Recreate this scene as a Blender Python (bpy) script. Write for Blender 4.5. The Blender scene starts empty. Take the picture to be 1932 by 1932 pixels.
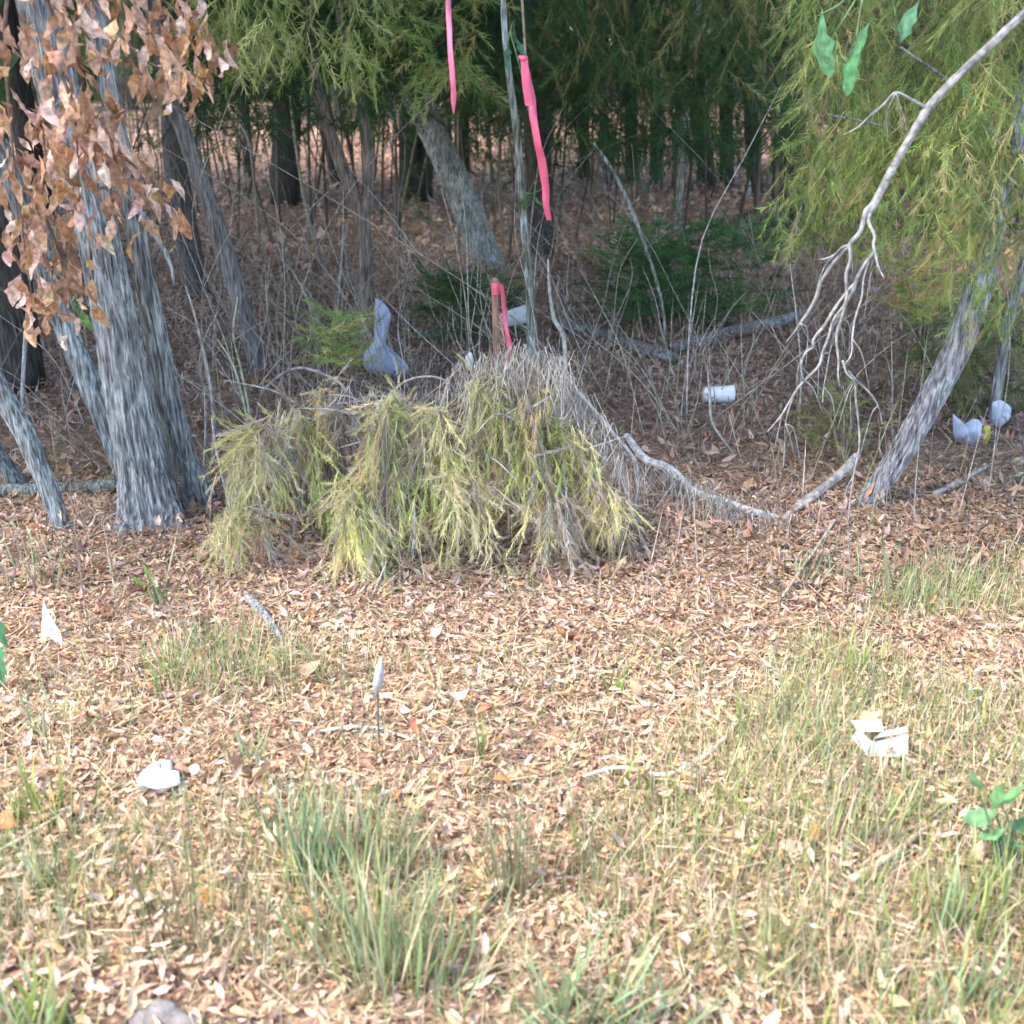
import bpy, math, random
import numpy as np
from mathutils import Vector

random.seed(7)
R = np.random.default_rng(11)
C = bpy.context.scene.collection
SC = bpy.context.scene

# ------------------------------------------------------------------ camera
CAM_H, PITCH, HALF = 1.6, math.radians(22.4), math.radians(25.0)
cam = bpy.data.cameras.new('camera')
cam.sensor_width = 36.0
cam.lens = 18.0 / math.tan(HALF)
cam.clip_start, cam.clip_end = 0.05, 600
camo = bpy.data.objects.new('camera', cam)
camo.location = (0, 0, CAM_H)
camo.rotation_euler = (math.pi / 2 - PITCH, 0, 0)
C.objects.link(camo)
SC.camera = camo
cam.dof.use_dof = True               # shallow focus on the brush heap, soft near and far
cam.dof.focus_distance = 3.9
cam.dof.aperture_fstop = 3.5

# ------------------------------------------------------------------ light
SUN_EL = math.radians(56)
SUN_AZ = math.radians(-112)          # compass-like angle from +Y towards +X: the sun stands to the left, a little behind
sdir = Vector((math.cos(SUN_EL) * math.sin(SUN_AZ), math.cos(SUN_EL) * math.cos(SUN_AZ), math.sin(SUN_EL)))
world = bpy.data.worlds.new('World')
SC.world = world
world.use_nodes = True
wn = world.node_tree.nodes
sky = wn.new('ShaderNodeTexSky')
sky.sky_type = 'NISHITA'
sky.sun_disc = False
sky.sun_elevation = SUN_EL
sky.sun_rotation = SUN_AZ
world.node_tree.links.new(sky.outputs[0], wn['Background'].inputs[0])
wn['Background'].inputs[1].default_value = 0.15
sun = bpy.data.lights.new('sun', 'SUN')
sun.energy = 1.5
sun.angle = math.radians(12)
sun.color = (1.0, 0.92, 0.80)
suno = bpy.data.objects.new('sun', sun)
suno.rotation_euler = sdir.to_track_quat('Z', 'Y').to_euler()
C.objects.link(suno)
SC.view_settings.view_transform = 'Standard'
SC.view_settings.look = 'None'
SC.view_settings.gamma = 1.0
SC.view_settings.use_curve_mapping = False
SC.view_settings.exposure = 2.5
SC.cycles.max_bounces = 6
SC.cycles.transparent_max_bounces = 4

# ------------------------------------------------------------------ maths helpers
TH = math.tan(HALF)
FWD = np.array([0, math.cos(PITCH), -math.sin(PITCH)])
UP = np.array([0, math.sin(PITCH), math.cos(PITCH)])
EYE = np.array([0, 0, CAM_H])


def H(x, y):
    x = np.asarray(x, float); y = np.asarray(y, float)
    return (0.022 * np.sin(x * 2.3 + 0.7 * y) * np.cos(y * 1.9 - 0.4 * x) + 0.012 * np.sin(x * 5.1 - y * 4.3)
            + 0.05 * np.sin(x * 0.5 + 1) * np.sin(y * 0.45) * np.clip((y - 3) / 6, 0, 1))


def ray(px, py):
    u = (px - 966) / 966 * TH
    v = (966 - py) / 966 * TH
    return FWD + np.array([u, 0, 0]) + v * UP


def G(px, py, up=0.0):
    d = ray(px, py)
    z = 0.0
    for _ in range(6):
        t = (CAM_H - z) / -d[2]
        p = EYE + d * t
        z = float(H(p[0], p[1]))
    p[2] = z + up
    return p


def Q(px, py, Y):
    d = ray(px, py)
    return EYE + d * (Y / d[1])


def depth(p):
    return float(np.dot(np.asarray(p) - EYE, FWD))


def m_per_px(p):
    return TH / 966 * depth(p)


def _hash(ix, iy, iz):
    h = (ix * 374761393 + iy * 668265263 + iz * 1274126177) & 0x7fffffff
    h = ((h ^ (h >> 13)) * 1274126177) & 0x7fffffff
    return ((h ^ (h >> 16)) & 0xffff) / 65535.0


def vn(p):
    """value noise, p (N,3) -> N in 0..1"""
    p = np.asarray(p, float)
    i = np.floor(p).astype(np.int64)
    f = p - i
    f = f * f * (3 - 2 * f)
    r = 0
    for dx in (0, 1):
        for dy in (0, 1):
            for dz in (0, 1):
                w = (f[:, 0] if dx else 1 - f[:, 0]) * (f[:, 1] if dy else 1 - f[:, 1]) * (f[:, 2] if dz else 1 - f[:, 2])
                r = r + w * _hash(i[:, 0] + dx, i[:, 1] + dy, i[:, 2] + dz)
    return r


def nrm(a):
    a = np.asarray(a, float)
    return a / np.maximum(np.linalg.norm(a, axis=-1, keepdims=True), 1e-9)


# ------------------------------------------------------------------ geometry store
class Geo:
    def __init__(self):
        self.v, self.c, self.t, self.q, self.n = [], [], [], [], 0

    def add(self, v, tris=None, quads=None, col=(0.5, 0.5, 0.5)):
        v = np.asarray(v, float).reshape(-1, 3)
        c = np.asarray(col, float)
        if c.ndim == 1:
            c = np.tile(c, (len(v), 1))
        self.v.append(v); self.c.append(c)
        if tris is not None and len(tris):
            self.t.append(np.asarray(tris, np.int64).reshape(-1, 3) + self.n)
        if quads is not None and len(quads):
            self.q.append(np.asarray(quads, np.int64).reshape(-1, 4) + self.n)
        self.n += len(v)

    def mesh(self, name, mat, smooth=False, origin=None):
        v = np.concatenate(self.v)
        if origin is not None:
            v = v - np.asarray(origin)
        c = np.concatenate(self.c)
        t = np.concatenate(self.t) if self.t else np.zeros((0, 3), np.int64)
        q = np.concatenate(self.q) if self.q else np.zeros((0, 4), np.int64)
        me = bpy.data.meshes.new(name)
        me.vertices.add(len(v))
        me.vertices.foreach_set('co', v.astype(np.float32).ravel())
        loops = np.concatenate([t.ravel(), q.ravel()])
        me.loops.add(len(loops))
        me.loops.foreach_set('vertex_index', loops.astype(np.int32))
        npoly = len(t) + len(q)
        me.polygons.add(npoly)
        starts = np.concatenate([np.arange(len(t)) * 3, len(t) * 3 + np.arange(len(q)) * 4])
        me.polygons.foreach_set('loop_start', starts.astype(np.int32))
        if smooth:
            me.polygons.foreach_set('use_smooth', np.ones(npoly, bool))
        me.update(calc_edges=True)
        a = me.color_attributes.new('tint', 'FLOAT_COLOR', 'POINT')
        rgba = np.concatenate([c, np.ones((len(c), 1))], 1).astype(np.float32)
        a.data.foreach_set('color', rgba.ravel())
        me.materials.append(mat)
        me.validate()
        return me

    def build(self, name, mat, parent=None, smooth=False, loc=None):
        """links as ONE mesh object; vertices are stored relative to its thing's base"""
        org = loc if loc is not None else (np.array(parent['_org']) if parent is not None and '_org' in parent else None)
        o = bpy.data.objects.new(name, self.mesh(name, mat, smooth, org))
        C.objects.link(o)
        if parent is not None:
            o.parent = parent
        elif org is not None:
            o.location = org
        return o


def thing(name, label, cat, base, group=None):
    o = bpy.data.objects.new(name, None)
    o.empty_display_size = 0.1
    C.objects.link(o)
    o.location = base
    o['_org'] = [float(a) for a in base]
    tag(o, label, cat, group)
    return o


def tag(o, label, cat, group=None):
    o['label'] = label
    o['category'] = cat
    if group:
        o['group'] = group
    return o


def scatter(g, T, pos, ydir, roll, scale, col, jitter=0.0):
    """copies template T=(verts, tris, quads) to every pos, its +Y along ydir, rolled about it"""
    tv, tt, tq = T[:3]
    N = len(pos)
    Y = nrm(ydir)
    ref = np.where(np.abs(Y[:, 2:3]) > 0.95, np.array([[1.0, 0, 0]]), np.array([[0, 0, 1.0]]))
    X = nrm(np.cross(Y, ref)); Z = np.cross(X, Y)
    c, s = np.cos(roll)[:, None], np.sin(roll)[:, None]
    X, Z = X * c + Z * s, Z * c - X * s
    scale = np.asarray(scale, float)
    if scale.ndim == 1:
        scale = np.repeat(scale[:, None], 3, 1)
    k = len(tv)
    v = (pos[:, None, :] + (tv[None, :, 0:1] * scale[:, None, 0:1]) * X[:, None, :] + (tv[None, :, 1:2] * scale[:, None, 1:2]) * Y[:, None, :]
         + (tv[None, :, 2:3] * scale[:, None, 2:3]) * Z[:, None, :]).reshape(-1, 3)
    cols = np.repeat(np.asarray(col, float), k, 0)
    if len(T) > 3:
        cols = cols * np.tile(T[3], (N, 1))
    if jitter:
        cols = cols * (1 + jitter * (R.random((len(cols), 1)) - 0.5))
    off = (np.arange(N) * k)[:, None, None]
    tris = (np.asarray(tt)[None] + off).reshape(-1, 3) if tt is not None and len(tt) else None
    quads = (np.asarray(tq)[None] + off).reshape(-1, 4) if tq is not None and len(tq) else None
    g.add(v, tris, quads, cols)


def tube(g, pts, rad, sides=8, col=(0.4, 0.4, 0.4), cap=True, bark=0.0, seed=0, sub=0, colvar=0.15, flare=0.0):
    pts = np.asarray(pts, float); rad = np.asarray(rad, float)
    if rad.ndim == 0:
        rad = np.full(len(pts), float(rad))
    if sub:
        pts, rad = smooth_path(pts, rad, sub)
    n = len(pts)
    tan = nrm(np.gradient(pts, axis=0))
    a = np.cross(tan[0], [0.3, 1, 0.1]); a = a / np.linalg.norm(a)
    xs = []
    for i in range(n):
        a = a - tan[i] * np.dot(a, tan[i]); a = a / np.linalg.norm(a)
        xs.append(a)
    X = np.array(xs); Yv = np.cross(tan, X)
    th = np.arange(sides) / sides * 2 * math.pi
    ct, st = np.cos(th), np.sin(th)
    rr = np.repeat(rad[:, None], sides, 1)
    L = np.concatenate([[0], np.cumsum(np.linalg.norm(np.diff(pts, axis=0), axis=1))])
    if bark:
        R0 = rad.mean()
        cc = np.stack([np.broadcast_to(ct, (n, sides)), np.broadcast_to(st, (n, sides)), np.repeat(L[:, None], sides, 1)], -1).reshape(-1, 3)
        k = 2.2 + R0 * 75
        warp = (vn(cc * [2, 2, 5] + seed) - .5)[:, None] * [0.35, 0.35, 0]
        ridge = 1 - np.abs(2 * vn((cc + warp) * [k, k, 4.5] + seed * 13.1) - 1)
        fine = vn(cc * [k * 2.2, k * 2.2, 40] + seed * 7.7)
        lump = vn(cc * [1.2, 1.2, 3.0] + seed * 3.3) - 0.5
        rr = rr * (1 + (0.16 * lump.reshape(n, sides)))
        if flare:
            rr = rr * (1 + flare * np.exp(-np.maximum(L - 0.1, 0) / 0.11)[:, None] * (0.55 + 0.45 * np.cos(th * 4 + seed + 0.5 * np.sin(th * 2)))[None])
        rr = rr + bark * (1.1 * ridge ** 0.8 + 0.5 * fine - 0.95).reshape(n, sides)
    v = pts[:, None, :] + rr[..., None] * (ct[None, :, None] * X[:, None, :] + st[None, :, None] * Yv[:, None, :])
    i = np.arange(n - 1)[:, None] * sides; j = np.arange(sides)[None]; j2 = (j + 1) % sides
    quads = np.stack([i + j, i + j2, i + sides + j2, i + sides + j], -1).reshape(-1, 4)
    V = v.reshape(-1, 3)
    col = np.asarray(col, float)
    cols = np.tile(col, (len(V), 1)) * (1 + colvar * 2 * (vn(V * 9 + seed) - 0.5))[:, None]
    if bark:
        cols = cols * (0.78 + 0.34 * ridge)[:, None]  # painted shade: colour darkens in the furrows, brightens on the ridges
    tris = None
    if cap:
        V = np.concatenate([V, pts[:1] - tan[:1] * rad[0] * 0.3, pts[-1:] + tan[-1:] * rad[-1] * 0.6])
        cols = np.concatenate([cols, cols[:1], cols[-2:-1]])
        a0, a1 = n * sides, n * sides + 1
        jj = np.arange(sides); jn = (jj + 1) % sides
        tris = np.concatenate([np.stack([np.full(sides, a0), jn, jj], -1), np.stack([np.full(sides, a1), (n - 1) * sides + jj, (n - 1) * sides + jn], -1)])
    g.add(V, tris, quads, cols)


def smooth_path(pts, rad, sub):
    """Catmull-Rom"""
    P = np.concatenate([[2 * pts[0] - pts[1]], pts, [2 * pts[-1] - pts[-2]]])
    out, ro = [], []
    for i in range(1, len(P) - 2):
        for k in range(sub):
            t = k / sub
            a, b, c, d = P[i - 1], P[i], P[i + 1], P[i + 2]
            out.append(0.5 * (2 * b + (c - a) * t + (2 * a - 5 * b + 4 * c - d) * t * t + (3 * b - a - 3 * c + d) * t ** 3))
            ro.append(rad[i - 1] * (1 - t) + rad[i] * t)
    out.append(P[-2]); ro.append(rad[-1])
    return np.array(out), np.array(ro)


# ------------------------------------------------------------------ materials
def material(name, rough=0.75, trans=0.0, spec=0.3, noise=None, bump=None, wash=None, stretch=None):
    """base colour comes from the 'tint' attribute of every mesh, broken up with procedural noise"""
    m = bpy.data.materials.new(name)
    m.use_nodes = True
    nt = m.node_tree; N = nt.nodes; L = nt.links
    b = N['Principled BSDF']
    b.inputs['Roughness'].default_value = rough
    b.inputs['Specular IOR Level'].default_value = spec
    at = N.new('ShaderNodeAttribute'); at.attribute_name = 'tint'
    col = at.outputs['Color']
    geo = N.new('ShaderNodeNewGeometry')
    vec = geo.outputs['Position']
    if stretch:
        mp = N.new('ShaderNodeMapping'); mp.inputs['Scale'].default_value = stretch
        L.new(vec, mp.inputs['Vector']); vec = mp.outputs['Vector']
    if wash:                      # patches of a second colour (lichen, stains)
        wc, sc, lo, hi = wash
        nz = N.new('ShaderNodeTexNoise'); nz.inputs['Scale'].default_value = sc; nz.inputs['Detail'].default_value = 6
        nz.inputs['Roughness'].default_value = 0.65
        L.new(geo.outputs['Position'], nz.inputs['Vector'])
        mr = N.new('ShaderNodeMapRange'); mr.inputs[1].default_value = lo; mr.inputs[2].default_value = hi
        L.new(nz.outputs['Fac'], mr.inputs[0])
        mix = N.new('ShaderNodeMix'); mix.data_type = 'RGBA'
        L.new(mr.outputs[0], mix.inputs['Factor']); L.new(col, mix.inputs['A']); mix.inputs['B'].default_value = (*wc, 1)
        col = mix.outputs['Result']
    if noise:
        sc, lo, hi = noise
        nz = N.new('ShaderNodeTexNoise'); nz.inputs['Scale'].default_value = sc; nz.inputs['Detail'].default_value = 5
        L.new(vec, nz.inputs['Vector'])
        mr = N.new('ShaderNodeMapRange'); mr.inputs[1].default_value = 0.35; mr.inputs[2].default_value = 0.65
        mr.inputs[3].default_value = lo; mr.inputs[4].default_value = hi
        L.new(nz.outputs['Fac'], mr.inputs[0])
        mx = N.new('ShaderNodeVectorMath'); mx.operation = 'SCALE'
        L.new(col, mx.inputs[0]); L.new(mr.outputs[0], mx.inputs['Scale'])
        col = mx.outputs[0]
    if bump:
        sc, st, ds = bump
        nz = N.new('ShaderNodeTexNoise'); nz.inputs['Scale'].default_value = sc; nz.inputs['Detail'].default_value = 6
        L.new(vec, nz.inputs['Vector'])
        bp = N.new('ShaderNodeBump'); bp.inputs['Strength'].default_value = st; bp.inputs['Distance'].default_value = ds
        L.new(nz.outputs['Fac'], bp.inputs['Height']); L.new(bp.outputs['Normal'], b.inputs['Normal'])
    L.new(col, b.inputs['Base Color'])
    if trans:
        tb = N.new('ShaderNodeBsdfTranslucent'); L.new(col, tb.inputs['Color'])
        ms = N.new('ShaderNodeMixShader'); ms.inputs[0].default_value = trans
        L.new(b.outputs[0], ms.inputs[1]); L.new(tb.outputs[0], ms.inputs[2])
        L.new(ms.outputs[0], N['Material Output'].inputs['Surface'])
    return m


M_SOIL = material('soil', 0.95, noise=(9, 0.6, 1.35), bump=(40, 0.6, 0.03), wash=((0.28, 0.175, 0.115), 30, 0.42, 0.62))
M_LITTER = material('dry_leaf', 0.7, trans=0.18, noise=(60, 0.8, 1.2))
M_OAK = material('brown_oak_leaf', 0.65, trans=0.22, noise=(70, 0.55, 1.25), bump=(120, 0.5, 0.004), wash=((0.2, 0.1, 0.05), 26, 0.56, 0.7))
M_LEAF = material('green_leaf', 0.45, trans=0.35, noise=(45, 0.65, 1.25), bump=(70, .4, .006))
M_NEEDLE = material('needle_foliage', 0.6, trans=0.3, noise=(3, 0.75, 1.25))
M_GRASS = material('grass_blade', 0.6, trans=0.35, noise=(12, 0.8, 1.2))
M_BARK = material('grey_bark', 0.9, noise=(11, 0.3, 1.4), bump=(11, 1.0, 0.03), stretch=(9, 9, 1.0), wash=((0.40, 0.43, 0.42), 7, 0.47, 0.64))
M_DARKBARK = material('dark_bark', 0.95, noise=(10, 0.4, 1.4), bump=(11, 1.0, 0.03), stretch=(8, 8, 1.0))
M_TWIG = material('dead_twig', 0.9, noise=(45, 0.55, 1.3), bump=(90, 0.8, 0.006))
M_PLASTIC = material('thin_plastic', 0.4, trans=0.25, spec=0.5, noise=(25, 0.85, 1.1), bump=(45, 0.35, 0.01))
M_PAPER = material('white_paper', 0.65, noise=(20, 0.85, 1.05), bump=(60, 0.2, 0.004), wash=((0.45, 0.42, 0.36), 18, 0.6, 0.75))
M_TAPE = material('pink_tape', 0.35, trans=0.4, spec=0.5, noise=(15, 0.85, 1.1), bump=(40, 0.5, 0.01))
M_WOOD = material('sawn_wood', 0.8, noise=(14, 0.7, 1.25), stretch=(9, 9, 1))
M_STONE = material('stone', 0.9, noise=(40, 0.7, 1.2), bump=(50, 0.5, 0.01))

# ------------------------------------------------------------------ templates
LEAF6 = (np.array([[0, 0, 0], [-.5, .3, .14], [0, .3, 0], [.5, .3, .14], [-.42, .68, .16], [0, .68, .05], [.42, .68, .16], [0, 1, .12]], float),
         np.array([[0, 2, 1], [0, 3, 2], [4, 5, 7], [5, 6, 7]]), np.array([[1, 2, 5, 4], [2, 3, 6, 5]]))
LEAF4 = (np.array([[0, 0, 0], [-.5, .45, .12], [0, .45, 0], [.5, .45, .12], [0, 1, .1]], float),
         np.array([[0, 2, 1], [0, 3, 2], [1, 2, 4], [2, 3, 4]]), None)
BLADE = (np.array([[-.5, 0, 0], [.5, 0, 0], [-.46, .4, .05], [.46, .4, .05], [-.32, .75, .19], [.32, .75, .19], [0, 1, .4]], float),
         np.array([[4, 5, 6]]), np.array([[0, 1, 3, 2], [2, 3, 5, 4]]),
         np.array([[.75]] * 2 + [[1.0]] * 2 + [[1.06]] * 2 + [[1.1]]))
NEEDLE = (np.array([[-.5, 0, 0], [.5, 0, 0], [0, 1, .06]], float), np.array([[0, 1, 2]]), None)


def curled(T, curl, twist=0.0):
    v = T[0].copy()
    v[:, 2] += curl * (v[:, 1] - 0.4) ** 2 * 1.4 + twist * v[:, 0] * (v[:, 1] - .5) * 2
    return (v,) + T[1:]


def spray_template(n=44, wid=0.016, spread=0.9, seed=0, droop=0.25):
    """a needled twig one unit long; needle triangles along a drooping axis"""
    r = np.random.default_rng(seed)
    V, T = [], []
    for i in range(n):
        t = r.random() ** 0.8
        b = np.array([0, t, -droop * t * t])
        d = nrm(np.array([r.normal() * spread * 0.6, 0.75, r.normal() * spread * 0.6 - 0.15]))
        L = 0.3 * (1.15 - 0.5 * t) * (0.6 + 0.7 * r.random())
        s = nrm(np.cross(d, r.normal(size=3)))
        k = len(V)
        V += [b - s * wid, b + s * wid, b + d * L]
        T.append([k, k + 1, k + 2])
    k = len(V)
    V += [[-.008, 0, 0], [.008, 0, 0], [0, 1, -droop], [0, 0, .01], [0, 0, -.01], [0, 1, -droop - .01]]
    T += [[k, k + 1, k + 2], [k + 3, k + 4, k + 5]]
    return np.array(V), np.array(T), None


SPRAYS = [spray_template(44, 0.010, 0.9, s) for s in range(4)]
FINE = [spray_template(36, 0.008, 0.45, 20 + s, 0.1) for s in range(3)]


def pick(cols, n, var=0.18):
    cols = np.asarray(cols, float)
    c = cols[R.integers(0, len(cols), n)]
    return c * (1 + var * (R.random((n, 1)) - 0.5) * 2) * (1 + 0.05 * R.normal(size=(n, 3)))


def rdir(n, pitch=0.3):
    a = R.random(n) * 2 * math.pi
    return np.stack([np.cos(a), np.sin(a), R.normal(size=n) * pitch], 1)


# ================================================================== SETTING: ground
g = Geo()
xs = np.concatenate([np.linspace(-220, -20, 14), np.linspace(-18, -4.2, 24), np.linspace(-4, 4, 121), np.linspace(4.2, 18, 24), np.linspace(20, 220, 14)])
ys = np.concatenate([np.linspace(-60, -2, 10), np.linspace(-1.5, 0.9, 8), np.linspace(1, 8, 130), np.linspace(8.3, 30, 50), np.linspace(34, 300, 20)])
XX, YY = np.meshgrid(xs, ys)
ZZ = H(XX, YY)
near = (np.abs(XX) < 4) & (YY > 1) & (YY < 8)
ZZ = ZZ + np.where(near, (vn(np.stack([XX.ravel() * 9, YY.ravel() * 9, XX.ravel() * 0], 1)).reshape(XX.shape) - 0.5) * 0.012, 0)
nx, ny = len(xs), len(ys)
i, j = np.meshgrid(np.arange(ny - 1), np.arange(nx - 1), indexing='ij')
q = np.stack([i * nx + j, i * nx + j + 1, (i + 1) * nx + j + 1, (i + 1) * nx + j], -1).reshape(-1, 4)
g.add(np.stack([XX, YY, ZZ], -1), None, q, (0.19, 0.125, 0.085))
ground = g.build('ground', M_SOIL, smooth=True)
ground['kind'] = 'structure'

# ------------------------------------------------------------------ leaf litter
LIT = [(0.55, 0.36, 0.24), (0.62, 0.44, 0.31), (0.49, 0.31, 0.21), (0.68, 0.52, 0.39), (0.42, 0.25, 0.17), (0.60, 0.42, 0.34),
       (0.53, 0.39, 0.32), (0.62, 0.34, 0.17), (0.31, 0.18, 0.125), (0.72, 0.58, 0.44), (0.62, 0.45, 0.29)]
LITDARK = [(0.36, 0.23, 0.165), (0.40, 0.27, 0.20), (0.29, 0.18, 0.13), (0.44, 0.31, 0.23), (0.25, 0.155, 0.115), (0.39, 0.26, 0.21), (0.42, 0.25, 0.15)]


def ground_pts(n, y0, y1, margin=1.15, power=1.0):
    """uniform over the wedge of ground between two distances"""
    y = np.sqrt(y0 ** 2 + (y1 ** 2 - y0 ** 2) * R.random(n) ** power)
    w = (np.hypot(y, CAM_H) * TH * margin + 0.35)
    x = (R.random(n) * 2 - 1) * w
    return x, y


def lay(g, n, y0, y1, lmin, lmax, wrat, cols, T, lift=0.03, pitch=0.28, power=1.0):
    x, y = ground_pts(n, y0, y1, power=power)
    pos = np.stack([x, y, H(x, y) + R.random(n) ** 2 * lift + 0.002], 1)
    L = lmin + (lmax - lmin) * R.random(n) ** 1.5
    W = L * wrat * (0.7 + 0.6 * R.random(n))
    c = pick(cols, n)
    patch = vn(np.stack([x * 1.7, y * 1.7, x * 0 + 3], 1))
    c = c * (0.78 + 0.44 * patch)[:, None]
    scatter(g, T, pos, rdir(n, pitch), R.normal(size=n) * 0.5 + (R.random(n) < 0.4) * math.pi, np.stack([W, L, L], 1), c)


g = Geo()
for k, T in enumerate([curled(LEAF6, 0.5), curled(LEAF6, -0.4, 0.3), curled(LEAF6, 0.9, -0.4), curled(LEAF4, 0.3)]):
    lay(g, 14000, 1.15, 4.2, 0.018, 0.052, 0.25, LIT, T, 0.026, 0.3)
for k, T in enumerate([curled(LEAF4, 0.5), curled(LEAF4, -0.5, 0.3)]):
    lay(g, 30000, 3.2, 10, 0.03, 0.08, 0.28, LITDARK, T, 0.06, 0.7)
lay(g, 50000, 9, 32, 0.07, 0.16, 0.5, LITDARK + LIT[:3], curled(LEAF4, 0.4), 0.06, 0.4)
# fallen needles and bits of straw
STRAW = [(0.52, 0.37, 0.23), (0.62, 0.47, 0.30), (0.42, 0.27, 0.17), (0.66, 0.55, 0.38), (0.5, 0.42, 0.23)]
lay(g, 70000, 1.15, 4.6, 0.03, 0.13, 0.02, STRAW, NEEDLE, 0.045, 0.28)
# crumbs of broken leaf and bark, in drifts
for T in (curled(LEAF4, 0.4, 0.5), curled(LEAF4, -0.6)):
    lay(g, 22000, 1.15, 4.4, 0.006, 0.022, 0.6, LIT + LITDARK + [(0.2, 0.14, 0.1)], T, 0.03, 0.6)
# larger broad leaves among the narrow ones
lay(g, 600, 1.15, 5.0, 0.035, 0.07, 0.5, LIT + [(0.5, 0.22, 0.1), (0.4, 0.2, 0.12)], curled(LEAF6, 1.1, 0.5), 0.05, 0.5)
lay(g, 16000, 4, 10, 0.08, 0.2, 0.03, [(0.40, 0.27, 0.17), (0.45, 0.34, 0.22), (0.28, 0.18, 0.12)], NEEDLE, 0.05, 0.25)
litter = g.build('leaf_litter', M_LITTER)
litter['kind'] = 'stuff'

# the largest leaves lie one by one on the ground near the camera (parts of the ground)
BIG = []
for k in range(14):
    T = curled(LEAF6, random.uniform(-0.6, 1.0), random.uniform(-0.5, 0.5))
    gg = Geo()
    w = random.uniform(0.22, 0.36)
    L = random.uniform(0.035, 0.058)
    gg.add(T[0] * [w * L, L, L], T[1], T[2], np.array(LIT[k % len(LIT)]) * 1.12)
    BIG.append(gg.mesh('leaf', M_LITTER))
for k in range(290):
    if k < 170:
        px, py = random.uniform(-10, 520) - (0 if k % 3 else 60), random.uniform(1540, 1960)
        if px > 120 + (py - 1500) * 0.9:
            px *= 0.6
    else:
        px, py = random.uniform(0, 1932), random.uniform(1400, 1950)
    p = G(px, py, random.uniform(0.018, 0.036))
    o = bpy.data.objects.new('leaf', BIG[k % 14])
    C.objects.link(o)
    o.parent = ground
    o.location = p
    o.rotation_euler = (random.gauss(0, 0.3), random.gauss(0, 0.35) + (math.pi if random.random() < 0.35 else 0), random.uniform(0, 6.28))


# ================================================================== TREES
def trunk(g, path, widths, Y0, dY=0.0, top=7.0, sides=22, bark=0.008, seed=0, col=(0.24, 0.22, 0.2), sub=18, flare=0.0, sink=True):
    """path: picture points from the foot upwards; foot stands on the ground at its own distance"""
    pts, rad = [], []
    n = len(path)
    for k, (px, py) in enumerate(path):
        p = Q(px, py, Y0 + dY * k / max(1, n - 1))
        pts.append(p); rad.append(widths[min(k, len(widths) - 1)] * 0.5 * m_per_px(p))
    pts = np.array(pts); rad = np.array(rad)
    if sink:
        d = nrm(pts[0] - pts[1])
        pts = np.concatenate([[pts[0] + d * 0.12], pts]); rad = np.concatenate([[rad[0] * 1.1], rad])
    if top > pts[-1][2]:
        d = nrm(pts[-1] - pts[-2]); d = nrm(d + np.array([0, 0, 0.8]))
        h = top - pts[-1][2]
        pts = np.concatenate([pts, [pts[-1] + d * h * 0.4 / max(d[2], .3), pts[-1] + (d * 0.8 + [0, 0, 0.3]) * h / max(d[2], .3) * 0.9]])
        rad = np.concatenate([rad, [rad[-1] * 0.75, rad[-1] * 0.3]])
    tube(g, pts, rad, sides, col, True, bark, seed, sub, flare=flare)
    return pts, rad


def crown_mesh(name, rx, rz, n, size, cols, seed, holes=0.42):
    g = Geo()
    r = np.random.default_rng(seed)
    p = r.normal(size=(n * 3, 3)); p = p / np.linalg.norm(p, axis=1, keepdims=True) * (r.random((n * 3, 1)) ** 0.45)
    p = p * [rx, rx, rz]
    keep = vn(p * 1.1 + seed * 9) > holes
    p = p[keep][:n]
    k = len(p)
    d = nrm(r.normal(size=(k, 3)) + [0, 0, -0.7])
    scatter(g, LEAF4, p, d, r.random(k) * 6.28, np.stack([np.full(k, size * .55), np.full(k, size), np.full(k, size)], 1) * (0.6 + 0.8 * r.random((k, 1))), pick(cols, k))
    return g.mesh(name, M_LEAF)


GREENS = [(0.07, 0.13, 0.035), (0.045, 0.11, 0.035), (0.095, 0.15, 0.04), (0.11, 0.15, 0.045)]
DEEP = [(0.03, 0.085, 0.03), (0.04, 0.10, 0.04), (0.03, 0.07, 0.03), (0.05, 0.095, 0.03)]
OLIVE = [(0.20, 0.20, 0.07), (0.26, 0.24, 0.09), (0.14, 0.15, 0.05), (0.30, 0.26, 0.11), (0.11, 0.13, 0.04)]
YELLOW = [(0.38, 0.38, 0.12), (0.30, 0.36, 0.10), (0.42, 0.36, 0.14), (0.21, 0.28, 0.075), (0.16, 0.23, 0.06)]
CROWNS = [crown_mesh('crown', 2.1, 1.9, 1300, 0.2, GREENS, 3, .5), crown_mesh('crown', 1.8, 2.3, 1200, 0.2, DEEP + GREENS, 4, .5),
          crown_mesh('crown', 2.4, 1.7, 1400, 0.2, GREENS + OLIVE, 5, .5)]


def add_crown(parent, at, k=0, s=1.0):
    o = bpy.data.objects.new('crown', CROWNS[k % 3])
    C.objects.link(o)
    o.parent = parent
    o.location = np.asarray(at) - np.array(parent['_org'])
    o.rotation_euler = (0, 0, random.uniform(0, 6.28))
    o.scale = (s, s, s)
    return o


def tree(label, path, widths, name='tree', cat='tree', group=None, col=(0.24, 0.22, 0.2), mat=None, crown=True, foot=None, top=7.0, Y0=None, dY=0.0,
         sides=22, bark=0.008, seed=0, sub=18, cs=1.0, flare=0.0):
    base = G(*path[0]) if Y0 is None else Q(*path[0], Y0)
    t = thing(name, label, cat, base, group)
    gg = Geo()
    pts, rad = trunk(gg, path, widths, base[1], dY, top, sides, bark, seed, col, sub, flare)
    gg.build('trunk', mat or M_BARK, t, smooth=True)
    if crown:
        add_crown(t, pts[-1] + [0, 0, 0.2], seed, cs)
    return t, pts, rad


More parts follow.
